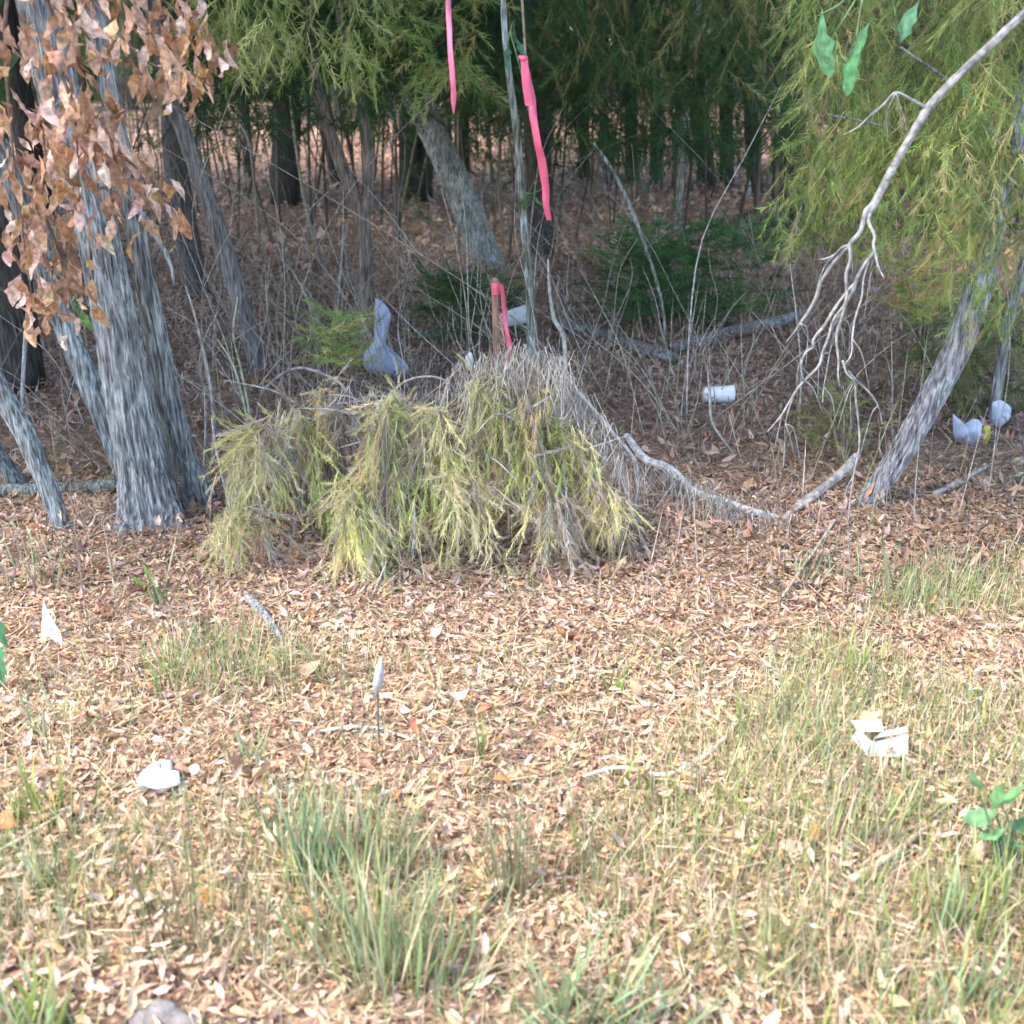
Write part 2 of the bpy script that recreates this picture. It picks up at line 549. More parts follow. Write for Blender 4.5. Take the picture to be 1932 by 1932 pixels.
def limb(t, path, widths, Y, dY=0.0, name='limb', mat=None, col=(0.26, 0.24, 0.22), sides=8, bark=0.0, sub=6):
    gg = Geo()
    P = np.array([Q(px, py, Y + dY * k / max(1, len(path) - 1)) for k, (px, py) in enumerate(path)])
    rd = np.array([widths[min(k, len(widths) - 1)] * .5 * m_per_px(P[k]) for k in range(len(P))])
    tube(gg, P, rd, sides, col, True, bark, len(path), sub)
    return gg.build(name, mat or M_BARK, t, smooth=True)


def hang(g, boxes, n, size, cols, templ=SPRAYS, down=0.8, var=0.25, clump=0.0):
    """needled sprays drooping in the given picture boxes (px0, px1, py0, py1, Y0, Y1)"""
    bw = np.array([(b[1] - b[0]) * (b[3] - b[2]) for b in boxes], float); bw /= bw.sum()
    idx = R.choice(len(boxes), n * 2, p=bw)
    P, out = [], []
    for b in idx:
        x0, x1, y0, y1, Y0, Y1 = boxes[b]
        P.append(Q(R.uniform(x0, x1), R.uniform(y0, y1), R.uniform(Y0, Y1)))
    P = np.array(P)
    if clump:
        keep = vn(P * 4.2 + 5) > clump
        P = P[keep]
    P = P[:n]
    n = len(P)
    d = rdir(n, 0.2); d[:, 2] = -down * (0.5 + R.random(n)); d = nrm(d)
    s = size * (0.55 + 0.9 * R.random(n))
    tone = pick(cols, n, var) * (0.7 + 0.6 * vn(P * 3))[:, None]
    each = R.integers(0, len(templ), n)
    for k, T in enumerate(templ):
        m = each == k
        if m.any():
            scatter(g, T, P[m], d[m], R.random(m.sum()) * 6.28, s[m], tone[m], 0.2)


# --- the clump of grey oaks at the left
GREY = (0.27, 0.265, 0.26)
oak, opts, orad = tree('thick grey furrowed trunk rising from the leaf litter, largest of the left clump', [(290, 980), (262, 840), (226, 660), (184, 440), (130, 220), (75, 10)],
                       [108, 92, 80, 70, 72, 72], col=GREY, sides=150, bark=0.017, seed=1, sub=64, top=8, cs=1.25, flare=0.75)
slim, _, _ = tree('slim grey lichened trunk just right of the thickest left trunk', [(398, 968), (345, 850), (305, 690), (276, 540), (232, 300), (185, 40)], [44, 44, 42, 38, 34, 32],
     col=(0.27, 0.27, 0.255), sides=90, bark=0.011, seed=2, sub=50, Y0=3.95, cs=1.1, flare=0.6)
tree('grey trunk leaning left behind the thickest left trunk', [(258, 930), (205, 800), (140, 655), (62, 440), (0, 285), (-60, 120)], [48, 46, 44, 42, 38, 36],
     col=(0.24, 0.24, 0.235), sides=84, bark=0.008, seed=3, sub=46, Y0=4.25, flare=0.2)
tree('pale grey leaning trunk rooted at the left edge of the clearing', [(122, 1003), (62, 850), (0, 738), (-80, 600), (-150, 420)], [28, 36, 40, 38, 36],
     col=(0.30, 0.31, 0.30), sides=72, bark=0.007, seed=4, sub=50, cs=1.1, flare=0.2)
tree('thin bluish grey trunk at the far left edge, lowest of the clump', [(72, 965), (22, 895), (-30, 820), (-110, 640)], [30, 32, 32, 30], col=(0.24, 0.26, 0.25), sides=26, bark=0.006, seed=5, sub=26, Y0=4.1)
limb(slim, [(236, 320), (264, 400), (300, 455), (322, 500), (329, 540)], [15, 14, 11, 8, 3], 3.93, -0.06, 'branch', None, (0.3, 0.29, 0.28))

# --- forked brown stem, the lichened leaning tree, saplings
fork, fp, fr = tree('brown stem forking in two at half height behind the plastic bag', [(692, 650), (690, 520), (684, 415), (640, 300), (600, 170), (578, 0)], [24, 24, 25, 24, 22, 20],
                    name='sapling', cat='sapling', col=(0.20, 0.155, 0.125), mat=M_DARKBARK, sides=18, bark=0.004, seed=6, sub=16, cs=0.8, top=6)
limb(fork, [(686, 420), (694, 330), (682, 200), (650, 80), (628, -60)], [24, 22, 20, 18, 16], fork['_org'][1], 0.0, 'limb', M_DARKBARK, (0.20, 0.155, 0.125), 12, 0.003)
lich, lp, lr = tree('thick lichen spotted trunk leaning left beneath dark green leaves', [(925, 505), (895, 430), (850, 320), (800, 215), (740, 95), (690, -20)], [56, 54, 50, 48, 46, 44],
                    col=(0.31, 0.31, 0.28), sides=80, bark=0.02, seed=7, sub=40, cs=1.2, flare=.2)
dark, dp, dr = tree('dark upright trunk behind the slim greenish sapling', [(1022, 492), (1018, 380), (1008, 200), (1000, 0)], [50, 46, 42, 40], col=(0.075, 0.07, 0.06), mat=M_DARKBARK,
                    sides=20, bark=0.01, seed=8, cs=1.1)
sap, sp, sr = tree('slim greenish grey sapling standing behind the pink ribbons', [(1002, 655), (1000, 560), (988, 420), (975, 260), (958, 120), (948, -30)], [17, 16, 15, 15, 13, 11],
                   name='sapling', cat='sapling', col=(0.19, 0.19, 0.14), sides=16, bark=0.003, seed=9, sub=14, Y0=5.2, cs=0.7, top=5)
grey6, _, _ = tree('dim greyish trunk leaning left behind the left oak clump', [(492, 705), (450, 560), (400, 400), (350, 260), (305, 100)], [34, 34, 32, 30, 28], col=(0.19, 0.17, 0.16),
                   mat=M_DARKBARK, sides=22, bark=0.008, seed=10)
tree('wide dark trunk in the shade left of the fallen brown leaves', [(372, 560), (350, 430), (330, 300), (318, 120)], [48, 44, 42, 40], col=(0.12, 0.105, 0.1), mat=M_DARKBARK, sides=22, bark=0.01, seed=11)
pale, _, _ = tree('thin pale sinuous stem right of the pink ribbons', [(1278, 440), (1284, 330), (1292, 215), (1308, 110), (1316, 0)], [12, 14, 17, 17, 16], name='sapling', cat='sapling', col=(0.34, 0.33, 0.28), sides=12,
                  bark=0.0025, seed=12, crown=False, top=4, sub=12)
tree('slender grey stem with a cut look between ribbon and pale stem', [(1146, 345), (1140, 230), (1134, 110)], [17, 16, 15], name='sapling', cat='sapling', col=(0.19, 0.18, 0.17), sides=12, bark=0.003, seed=13, crown=False, top=3)
tree('arched greenish whip of a stem bending over the dark green shrub', [(1258, 665), (1246, 560), (1205, 430), (1160, 330), (1120, 270)], [5, 6, 7, 7, 5], name='sapling', cat='sapling', col=(0.22, 0.24, 0.17), sides=8, bark=0,
     seed=14, crown=False, top=0, sub=10)
# --- right-hand trunks
rt, rp, rr_ = tree('rough lilac grey trunk leaning right at the right edge', [(1632, 952), (1690, 870), (1745, 775), (1815, 640), (1862, 480), (1900, 300), (1960, 100)], [36, 42, 46, 48, 44, 40, 38],
                   col=(0.30, 0.28, 0.285), sides=96, bark=0.011, seed=15, sub=50, cs=1.2, flare=0.25)
tree('slim grey trunk nearest the right edge beside bluish litter', [(1872, 800), (1888, 690), (1906, 590), (1940, 480), (1980, 330)], [18, 20, 22, 22, 22], col=(0.26, 0.25, 0.25), sides=24, bark=0.006, seed=16, sub=20)

# --- named dark trunks in the mid distance
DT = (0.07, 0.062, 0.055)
for k, (lab, pth, wd) in enumerate([
    ('black trunk leaning left, between pale stem and the other dark trunks', [(1338, 352), (1318, 230), (1300, 60)], [34, 32, 30]),
    ('dark narrow trunk right of the leaning black one', [(1372, 350), (1370, 200), (1366, 0)], [28, 26, 26]),
    ('dark trunk with a pale scrap of litter beside its foot', [(1424, 360), (1418, 220), (1408, 0)], [30, 28, 26]),
    ('broad dark trunk at the left fringe of the yellow green boughs', [(1486, 430), (1488, 250), (1496, 0)], [62, 58, 54]),
    ('dark trunk left of the pale sinuous stem', [(1236, 345), (1236, 200), (1232, 0)], [22, 20, 20]),
    ('dark trunk directly right of the long pink ribbon', [(1102, 340), (1100, 200), (1096, 0)], [24, 22, 22]),
    ('dark trunk centred between the two tan gaps', [(1192, 338), (1190, 180), (1190, 0)], [26, 24, 24]),
    ('thin black trunk left of the forked brown stem', [(552, 350), (548, 200), (536, 0)], [16, 15, 14]),
    ('thin dark trunk before the sunlit orange ground at left', [(470, 330), (462, 200), (450, 0)], [20, 18, 18]),
    ('dark trunk half hidden by the lichen spotted leaning trunk', [(770, 380), (768, 200), (764, 0)], [34, 32, 30]),
]):
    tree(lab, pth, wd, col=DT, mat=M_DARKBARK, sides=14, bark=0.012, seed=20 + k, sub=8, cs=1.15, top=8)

# --- foliage of the nearer trees
gg = Geo()
hang(gg, [(330, 720, -180, 120, 5.0, 6.4), (480, 720, 40, 150, 5.2, 6)], 620, 0.15, [(0.46, 0.48, 0.16), (0.36, 0.42, 0.13), (0.5, 0.45, 0.2), (0.25, 0.32, 0.09)], FINE + SPRAYS[:2], 1.3, clump=0.54)
hang(gg, [(300, 740, -150, 220, 6.0, 7.5)], 900, 0.2, DEEP + GREENS[:1], clump=0.42)
gg.build('foliage', M_NEEDLE, fork)
gg = Geo()
hang(gg, [(690, 800, -100, 180, 7.0, 9.0), (640, 980, -150, 120, 7, 9), (850, 960, 60, 300, 10.5, 12)], 1000, 0.3, DEEP, clump=0.38)
hang(gg, [(720, 900, -140, 150, 6.2, 7.0)], 260, 0.2, YELLOW, clump=0.5)
gg.build('foliage', M_NEEDLE, lich)
gg = Geo()
hang(gg, [(900, 1560, -180, 150, 7.0, 9.5)], 700, 0.26, OLIVE + GREENS[:2], FINE + SPRAYS[:1], 1.4, clump=0.52)
hang(gg, [(940, 1500, -150, 260, 8, 12)], 1100, 0.34, DEEP + GREENS[:2], SPRAYS, 1.0, clump=0.46)
gg.build('foliage', M_NEEDLE, dark)
gg = Geo()
hang(gg, [(1500, 1980, -160, 360, 3.5, 4.8), (1460, 1700, 240, 440, 4.0, 4.8), (1640, 1980, 220, 440, 3.4, 4.4), (1780, 1980, 380, 600, 3.5, 4.6), (1560, 1980, 60, 300, 3.5, 4.0)], 2300, 0.125, [(0.36, 0.38, 0.12), (0.28, 0.36, 0.10), (0.40, 0.35, 0.15), (0.22, 0.30, 0.085), (0.14, 0.20, 0.06)], FINE + SPRAYS[:2], 1.5, clump=0.5)
hang(gg, [(1500, 1980, -160, 420, 4.8, 6.0)], 500, 0.2, GREENS + OLIVE, clump=0.4)
hang(gg, [(1720, 1960, 540, 780, 4.9, 5.8)], 260, 0.16, GREENS + OLIVE, clump=0.35)
gg.build('foliage', M_NEEDLE, rt)
for path, w in [([(1868, 450), (1820, 330), (1700, 250), (1560, 215)], [12, 9, 6, 3]), ([(1900, 300), (1820, 180), (1700, 90)], [14, 9, 5])]:
    limb(rt, path, w, rt['_org'][1], -0.3, 'branch')

# --- background trees: one kind of trunk, three crowns that reach low
gb = Geo()
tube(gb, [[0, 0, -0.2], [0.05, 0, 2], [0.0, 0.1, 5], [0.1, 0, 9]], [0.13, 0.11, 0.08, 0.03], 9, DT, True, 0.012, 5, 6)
BT = gb.mesh('trunk', M_DARKBARK, True)


def low_crown(seed, cols, n=1500):
    g = Geo()
    r = np.random.default_rng(seed)
    z = 0.9 + r.random(n) ** 0.8 * 4.6
    a = r.random(n) * 6.28; rad = (1.9 - 0.2 * z) * np.sqrt(r.random(n)) + 0.25
    p = np.stack([np.cos(a) * rad, np.sin(a) * rad, z], 1)
    p = p[vn(p * 1.5 + seed) > 0.4]
    n = len(p)
    d = rdir(n, 0.2); d[:, 2] = -0.6 * (0.4 + R.random(n))
    scatter(g, spray_template(20, 0.018, 0.9, seed), p, d, R.random(n) * 6.28, 0.3 + 0.3 * R.random(n), pick(cols, n, .3))
    return g.mesh('crown', M_NEEDLE)


LOW = [low_crown(s, c) for s, c in ((31, DEEP + GREENS), (32, GREENS + OLIVE), (33, OLIVE + DEEP))]
rb = random.Random(5)
spots = []
while len(spots) < 48:
    y = rb.uniform(10.5, 44)
    x = rb.uniform(-1, 1) * (y * 0.52 + 1.5)
    if 16 < y < 30 and rb.random() < 0.75:
        continue
    if all((x - a) ** 2 + (y - b) ** 2 > 1.3 for a, b in spots):
        spots.append((x, y))
for k, (x, y) in enumerate(spots):
    t = thing('woodland_tree', 'dark slender tree deep in the shaded woodland background', 'tree', (x, y, float(H(x, y))), 'dark trees deep in the background woods')
    o = bpy.data.objects.new('trunk', BT); C.objects.link(o); o.parent = t
    s = rb.uniform(0.6, 1.5); o.scale = (s, s, rb.uniform(0.8, 1.1)); o.rotation_euler = (rb.gauss(0, 0.04), rb.gauss(0, 0.05), rb.uniform(0, 6.28))
    c = bpy.data.objects.new('crown', LOW[k % 3]); C.objects.link(c); c.parent = t
    c.location = (0, 0, rb.uniform(0.1, 1.5) + (0.5 if 14 < y < 24 else 0)); c.rotation_euler = (0, 0, rb.uniform(0, 6.28)); s = rb.uniform(0.8, 1.25); c.scale = (s, s, s)
    if k % 4 != 3 and not 15 < y < 29:
        u = bpy.data.objects.new('added_shade_crown', CROWNS[k % 3]); C.objects.link(u); u.parent = t; u.location = (0, 0, 7.5); u.scale = (1.5, 1.5, 1.1)  # crowns added overhead, out of view, to darken the far wood

# thin dark stems filling the depth of the wood, more than one can count
g = Geo()
rf_ = random.Random(8)
for k in range(900):
    y = rf_.uniform(9.5, 34)
    x = rf_.uniform(-.58, .58) * y
    h_ = rf_.uniform(0.8, 4.2)
    p = np.array([x, y, float(H(x, y)) - .03])
    d = np.array([rf_.gauss(0, .13), rf_.gauss(0, .1), 1.0]) * h_
    r0 = rf_.uniform(0.004, 0.02)
    tube(g, [p, p + d * .5 + [rf_.gauss(0, .06), 0, 0], p + d + [rf_.gauss(0, .12), 0, 0]], [r0, r0 * .75, r0 * .4], 4, [(0.09, 0.075, 0.06), (0.13, 0.11, 0.09), (0.2, 0.17, 0.13)][k % 3], False, 0, k)
    if k % 4 == 0:
        n_ = 7
        q0 = p + d * np.array([[rf_.uniform(.4, 1)] for _ in range(n_)])
        dd = rdir(n_, .4); dd[:, 2] -= .3
        scatter(g, SPRAYS[k % 3], q0, dd, R.random(n_) * 6.28, 0.25 + 0.3 * R.random(n_), pick(DEEP + GREENS[:2] + OLIVE[:1], n_, .3))
fu = g.build('far_undergrowth', M_NEEDLE)
fu['kind'] = 'stuff'

# trees added beyond the frame, left and right, to shade the wood's edge
for k, (x, y, z) in enumerate([(-3.4, 3.9, 5.4), (-5.2, 4.6, 6.5), (-4.6, 6.5, 6.0), (-6.8, 6.5, 7.5), (-6.2, 9.0, 7.0), (-8.5, 9.5, 8), (-2.6, 5.6, 6.2), (-7.6, 4.4, 8.2), (3.9, 5.2, 6), (5.2, 7.0, 7),
                               (-9.5, 6.6, 9.5), (-9.8, 13, 9), (-5, 12, 8), (6.5, 10.5, 7.5)]):
    t = thing('woodland_tree', 'leafy tree added beyond the frame to shade the wood', 'tree', (x, y, float(H(x, y))), 'trees added beside the frame for shade')
    o = bpy.data.objects.new('trunk', BT); C.objects.link(o); o.parent = t; o.scale = (1.1, 1.1, z / 8)
    o.rotation_euler = (0, 0, k * 1.3)
    for q_ in range(2):
        c = bpy.data.objects.new('crown', CROWNS[(k + q_) % 3]); C.objects.link(c); c.parent = t
        c.location = (q_ * 0.9 - 0.4, 0.3 - q_ * 0.2, z - 0.6 - 1.4 * q_); c.scale = (1.15, 1.15, 1.0); c.rotation_euler = (0, 0, k + q_ * 2.1)

# far wood that reads as one mass
g = Geo()
n = 60000
x = (R.random(n) * 2 - 1) * 60; y = 46 + R.random(n) * 16; z = R.random(n) ** 0.9 * 11
P = np.stack([x, y, z], 1)
P = P[(vn(P * [0.35, 0.35, 0.45]) > 0.2)]
n = len(P)
scatter(g, LEAF4, P, nrm(R.normal(size=(n, 3)) + [0, 0, -.6]), R.random(n) * 6.28, np.stack([np.full(n, .5), np.full(n, 0.9), np.full(n, .9)], 1), pick(DEEP + GREENS + OLIVE, n, .3))
far = g.build('distant_woodland', M_LEAF)
far['kind'] = 'stuff'

# ================================================================== hanging brown oak leaves at the upper left
bough = thing('dead_oak_bough', 'bough of large dry brown oak leaves hanging before the left trunks', 'branch', Q(40, -120, 3.0))
gg = Geo()
TW = [([(40, -160), (90, 0), (120, 160), (90, 300), (60, 480)], 3.0), ([(90, -100), (190, 20), (270, 110), (360, 150)], 2.9), ([(120, 160), (180, 260), (260, 320), (290, 410)], 2.95),
      ([(40, -160), (10, 40), (20, 240), (40, 420), (60, 560)], 2.9), ([(60, -150), (240, -40), (330, 20), (380, 110)], 3.05), ([(110, 120), (140, 220), (150, 380)], 2.85), ([(30, 300), (110, 470), (130, 600)], 3.1)]
nodes = []
for path, Y in TW:
    P = np.array([Q(a, b, Y + 0.05 * k) for k, (a, b) in enumerate(path)])
    tube(gg, P, np.linspace(0.006, 0.0018, len(P)), 6, (0.17, 0.13, 0.10), True, 0, 1, 8)
    Ps, _ = smooth_path(P, np.ones(len(P)), 14)
    nodes.append(Ps)
gg.build('twig', M_TWIG, bough, smooth=True)
OAKC = [(0.50, 0.28, 0.16), (0.55, 0.34, 0.23), (0.42, 0.23, 0.13), (0.66, 0.45, 0.35), (0.34, 0.19, 0.11), (0.54, 0.31, 0.15), (0.30, 0.17, 0.11), (0.62, 0.43, 0.34)]
OAKM = []
OAKL = (np.array([[0, -.12, 0], [-.22, .1, .05], [0, .1, 0], [.22, .1, .05], [-.5, .42, .13], [0, .42, .02], [.5, .42, .13], [-.4, .72, .12], [0, .72, .03], [.4, .72, .12], [0, 1, .0]], float),
        np.array([[0, 2, 1], [0, 3, 2], [7, 8, 10], [8, 9, 10]]), np.array([[1, 2, 5, 4], [2, 3, 6, 5], [4, 5, 8, 7], [5, 6, 9, 8]]))
def fine_leaf(rows=7):
    """a lanceolate leaf with a midrib fold and wavy margin"""
    V, q = [[0, -.12, 0]], []
    for r_ in range(rows):
        t = (r_ + .5) / rows
        w_ = 0.5 * math.sin(math.pi * t ** 0.85) ** 0.8 * (1 + 0.16 * math.sin(r_ * 2.4))
        V += [[-w_, t, .05 * w_ * 2 + .03 * math.sin(r_ * 1.9)], [0, t, 0], [w_, t, .05 * w_ * 2 + .03 * math.cos(r_ * 2.3)]]
    V.append([0, 1.02, 0])
    for r_ in range(rows - 1):
        a = 1 + r_ * 3
        q += [[a, a + 1, a + 4, a + 3], [a + 1, a + 2, a + 5, a + 4]]
    e = 1 + (rows - 1) * 3
    return np.array(V, float), np.array([[0, 2, 1], [0, 3, 2], [e, e + 1, e + 3], [e + 1, e + 2, e + 3]]), np.array(q)


OAKF = fine_leaf()
for k in range(40):
    T = curled(OAKF, random.uniform(-0.6, 0.7), random.uniform(-0.35, 0.35))
    T[0][:, 2] += np.abs(T[0][:, 0]) * random.uniform(-0.08, 0.22)
    T[0][:, 0] += (T[0][:, 1] ** 2) * random.uniform(-.2, .2)
    L = random.uniform(0.055, 0.10); w = random.uniform(0.3, 0.46)
    g_ = Geo(); g_.add(T[0] * [w * L, L, L], T[1], T[2], np.array(OAKC[k % 8]) * random.uniform(.85, 1.15))
    OAKM.append(g_.mesh('leaf', M_OAK, True))
for k in range(250):
    Ps = nodes[k % len(nodes)]
    p = Ps[random.randrange(len(Ps) // 5, len(Ps))] + np.array([random.gauss(0, 0.05), random.gauss(0, 0.06), random.gauss(0, 0.04)])
    o = bpy.data.objects.new('leaf', OAKM[k % 40])
    C.objects.link(o)
    o.parent = bough
    o.location = p - np.array(bough['_org'])
    d = Vector((random.gauss(0, 0.35), random.gauss(0, 0.35), -1.0))
    o.rotation_euler = d.to_track_quat('Y', 'Z').to_euler()
    o.rotation_euler.rotate_axis('Y', random.uniform(0, 6.28))

gg = Geo()                                    # the small leaves of the bough, too many to pick apart
n = 230
Pn = np.concatenate([q_[len(q_) // 6:] for q_ in nodes])
pp = Pn[R.integers(0, len(Pn), n)] + R.normal(size=(n, 3)) * [0.055, 0.07, 0.045]
dd = rdir(n, .4); dd[:, 2] = -1.2
for q_, cv in enumerate((0.9, -0.7, 0.3)):
    m = np.arange(n) % 3 == q_
    l = 0.03 + 0.045 * R.random(m.sum())
    scatter(gg, curled(OAKF, cv, cv), pp[m], dd[m], R.random(m.sum()) * 6.28, np.stack([l * .42, l, l], 1), pick(OAKC, m.sum(), .25))
sm_ = gg.build('small_leaves', M_OAK, bough)
sm_['kind'] = 'stuff'

# ================================================================== the dead branch hanging at the right
DB = (0.26, 0.245, 0.23)
db = thing('dead_branch', 'bare pale grey branch hanging down with forked twigs at the right', 'branch', Q(1640, 400, 3.15))
limb(db, [(1990, -30), (1900, 55), (1830, 120), (1755, 200), (1700, 290), (1655, 375), (1634, 408)], [14, 14, 15, 15, 14, 13, 10], 3.15, 0, 'stem', M_TWIG, DB, 20, 0.0045, 22)
for path, w in [
    ([(1652, 380), (1630, 412), (1604, 460), (1596, 520), (1588, 600), (1582, 680), (1584, 730)], [15, 15, 13, 10, 9, 6, 3]),
    ([(1640, 400), (1650, 445), (1652, 480), (1668, 525)], [12, 10, 8, 3]),
    ([(1604, 462), (1570, 500), (1540, 560), (1510, 610), (1484, 645)], [11, 10, 10, 9, 3]),
    ([(1604, 462), (1575, 480), (1546, 490)], [6, 5, 3]),
    ([(1651, 472), (1615, 530), (1590, 580), (1562, 640), (1545, 690), (1500, 740), (1448, 815)], [11, 10, 9, 8, 8, 6, 3]),
    ([(1612, 535), (1570, 590), (1535, 640), (1520, 665), (1516, 720)], [9, 9, 8, 6, 3]),
    ([(1640, 490), (1626, 560), (1608, 640), (1592, 690)], [7, 6, 5, 3]),
    ([(1590, 680), (1612, 720), (1620, 800), (1610, 900), (1604, 1080)], [6, 6, 5, 4, 3]),
    ([(1500, 740), (1482, 800), (1478, 880)], [4, 3, 2]),
    ([(1600, 700), (1640, 740), (1665, 800)], [5, 4, 2]),
    ([(1575, 625), (1560, 700), (1552, 760)], [4, 3, 2]),
    ([(1750, 205), (1690, 175), (1640, 220), (1590, 255)], [10, 8, 6, 3]),
]:
    jp = [path[0]]
    for (a0, b0), (a1, b1) in zip(path[:-1], path[1:]):      # small kinks at the nodes
        jp += [((a0 + a1) / 2 + random.uniform(-7, 7), (b0 + b1) / 2 + random.uniform(-5, 5)), (a1, b1)]
    jw = [w[0]]
    for w0, w1 in zip(w[:-1], w[1:]):
        jw += [(w0 + w1) / 2, w1]
    limb(db, jp, [q_ * .68 for q_ in jw], 3.15, random.uniform(-0.12, 0.12), 'twig', M_TWIG, DB, 7, 0.0014, 5)
    for _ in range(2):
        a0, b0 = random.choice(jp[1:-1]) if len(jp) > 3 else jp[1]
        sg = random.choice((-1, 1))
        limb(db, [(a0, b0), (a0 + sg * random.uniform(8, 20), b0 + random.uniform(10, 40)), (a0 + sg * random.uniform(10, 36), b0 + random.uniform(50, 100))], [3.4, 2.6, 1.4], 3.15, 0.03, 'twig', M_TWIG, DB, 5, 0.0006, 4)

# ================================================================== logs, vines and fallen sticks
def stick(label, path, widths, name='fallen_branch', cat='branch', col=(0.36, 0.33, 0.30), mat=None, up=0.02, sides=12, bark=0.004, sub=10, group=None, hgt=None):
    P = np.array([G(px, py, up if hgt is None else hgt[k]) for k, (px, py) in enumerate(path)])
    t = Geo()
    rd = np.array([widths[min(k, len(widths) - 1)] * .5 * m_per_px(P[k]) for k in range(len(P))])
    P[:, 2] += rd * 0.6
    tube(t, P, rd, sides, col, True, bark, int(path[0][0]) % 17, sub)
    o = t.build(name, mat or M_BARK, None, True, P[0])
    tag(o, label, cat, group)
    return o


stick('pale stripped log lying in the litter below the hanging branch', [(1470, 990), (1500, 968), (1528, 958), (1556, 934), (1590, 918), (1610, 900)], [8, 15, 19, 16, 19, 15], 'log', 'log', (0.46, 0.40, 0.35), bark=0.0028, mat=M_TWIG, sides=40, sub=18, hgt=[0, .01, .03, .03, .06, .08])
stick('grey fallen log running down right from the brush heap', [(1180, 862), (1215, 900), (1262, 918), (1310, 952), (1370, 968), (1425, 985), (1500, 985)], [10, 16, 19, 17, 17, 14, 6], 'log', 'log', (0.50, 0.48, 0.46), bark=0.0028, mat=M_TWIG, sides=40, sub=18, hgt=[.09, .07, .06, .04, .03, .03, .0])
stick('long dim log lying across the wood floor behind the heap', [(1050, 620), (1130, 645), (1200, 668), (1275, 690)], [26, 26, 24, 20], 'log', 'log', (0.24, 0.21, 0.185), sides=14)
stick('dim log lying left of the hanging branch tips', [(1270, 668), (1380, 640), (1470, 618), (1520, 600)], [20, 24, 22, 18], 'log', 'log', (0.25, 0.21, 0.19), sides=14)
stick('dim log lying behind the wooden stake', [(800, 650), (880, 632), (985, 622)], [20, 22, 20], 'log', 'log', (0.2, 0.19, 0.16), sides=14)
stick('mossy low log behind the grey trunks at the left edge', [(-20, 940), (100, 938), (225, 930)], [22, 24, 24], 'log', 'log', (0.24, 0.24, 0.19), sides=14)
stick('thin bleached stick curving through the foreground grass', [(1100, 1478), (1170, 1462), (1250, 1476), (1300, 1456), (1350, 1424), (1395, 1370)], [7, 9, 9, 10, 10, 5], col=(0.5, 0.45, 0.4), mat=M_TWIG, bark=0.0012, sides=8, up=0.018)
stick('straw coloured stick lying across the lower left litter', [(-10, 1640), (60, 1600), (140, 1548)], [7, 7, 4], col=(0.5, 0.38, 0.26), mat=M_TWIG, bark=0.0006, sides=8, up=0.035)
stick('short grey stick angled in the litter below the left trunks', [(470, 1140), (500, 1175), (530, 1215)], [16, 18, 8], col=(0.33, 0.31, 0.31), bark=0.002)
stick('thin slanted stick low in the litter at right of centre', [(1470, 1145), (1520, 1085), (1570, 1030)], [6, 6, 4], col=(0.37, 0.31, 0.24), mat=M_TWIG, bark=0.001, hgt=[0.02, .05, .1])
stick('faint tan stick lying in grass at lower right', [(1600, 1680), (1680, 1630), (1740, 1580)], [16, 14, 8], col=(0.48, 0.36, 0.27), mat=M_TWIG, bark=0.001)
stick('pale short stick among leaves at the right edge', [(1760, 945), (1820, 915), (1860, 890)], [12, 12, 7], col=(0.45, 0.37, 0.32), mat=M_TWIG, bark=0.001)
stick('grey bleached twigs lying at the middle of the foreground', [(590, 1390), (660, 1380), (720, 1384), (800, 1410)], [5, 8, 7, 4], col=(0.45, 0.41, 0.38), mat=M_TWIG, bark=0.0015, up=0.01)


def whip(label, path, widths, Y, dY=0.0, name='bare_shoot', cat='shoot', col=(0.36, 0.33, 0.29), grounded=True, group=None):
    P = np.array([Q(px, py, Y + dY * k / (len(path) - 1)) for k, (px, py) in enumerate(path)])
    if grounded:
        b = P[0].copy(); b[2] = float(H(b[0], b[1])) - 0.03
        P = np.concatenate([[b], P]); widths = [widths[0]] + list(widths)
    rd = np.array([widths[min(k, len(widths) - 1)] * .36 * m_per_px(P[k]) for k in range(len(P))])
    t = Geo(); tube(t, P, rd, 7, col, True, 0.0006, 3, 8)
    o = t.build(name, M_TWIG, None, True, P[0])
    return tag(o, label, cat, group)


def gy(px, py):
    return float(G(px, py)[1])


whip('thin purplish vine curving up the thickest left trunk', [(240, 990), (225, 920), (218, 850), (216, 800)], [9, 8, 7, 5], gy(240, 990), 0.1, col=(0.32, 0.27, 0.26))
whip('upright pale stem nearest the left clump, bent at mid height', [(392, 935), (400, 860), (402, 800), (395, 720), (368, 600), (350, 540)], [9, 9, 10, 9, 7, 4], gy(392, 935))
whip('thin pale stem crossing to the left beside the bent stem', [(438, 975), (415, 880), (405, 830), (400, 790)], [8, 7, 6, 4], gy(438, 975))
whip('greenish whip arching left from the edge of the heap', [(446, 940), (470, 830), (462, 770), (440, 690), (410, 640)], [8, 8, 7, 6, 4], gy(446, 940), col=(0.3, 0.31, 0.22))
whip('greenish straight whip rising at the left of the heap', [(480, 900), (472, 790), (455, 700), (440, 630), (448, 560)], [8, 7, 6, 5, 4], gy(480, 930), col=(0.29, 0.32, 0.2))
whip('purplish pair stem leaning right into the heap edge', [(440, 985), (450, 900), (475, 800)], [9, 9, 6], gy(440, 985), col=(0.33, 0.30, 0.32))
whip('short straight stem between trunk and bent stem', [(384, 890), (388, 810), (386, 740)], [6, 6, 4], gy(384, 895))
whip('pale curved stem standing right of the pink stake', [(1065, 650), (1045, 600), (1036, 540), (1034, 490)], [12, 11, 8, 4], 5.0, col=(0.42, 0.39, 0.34))
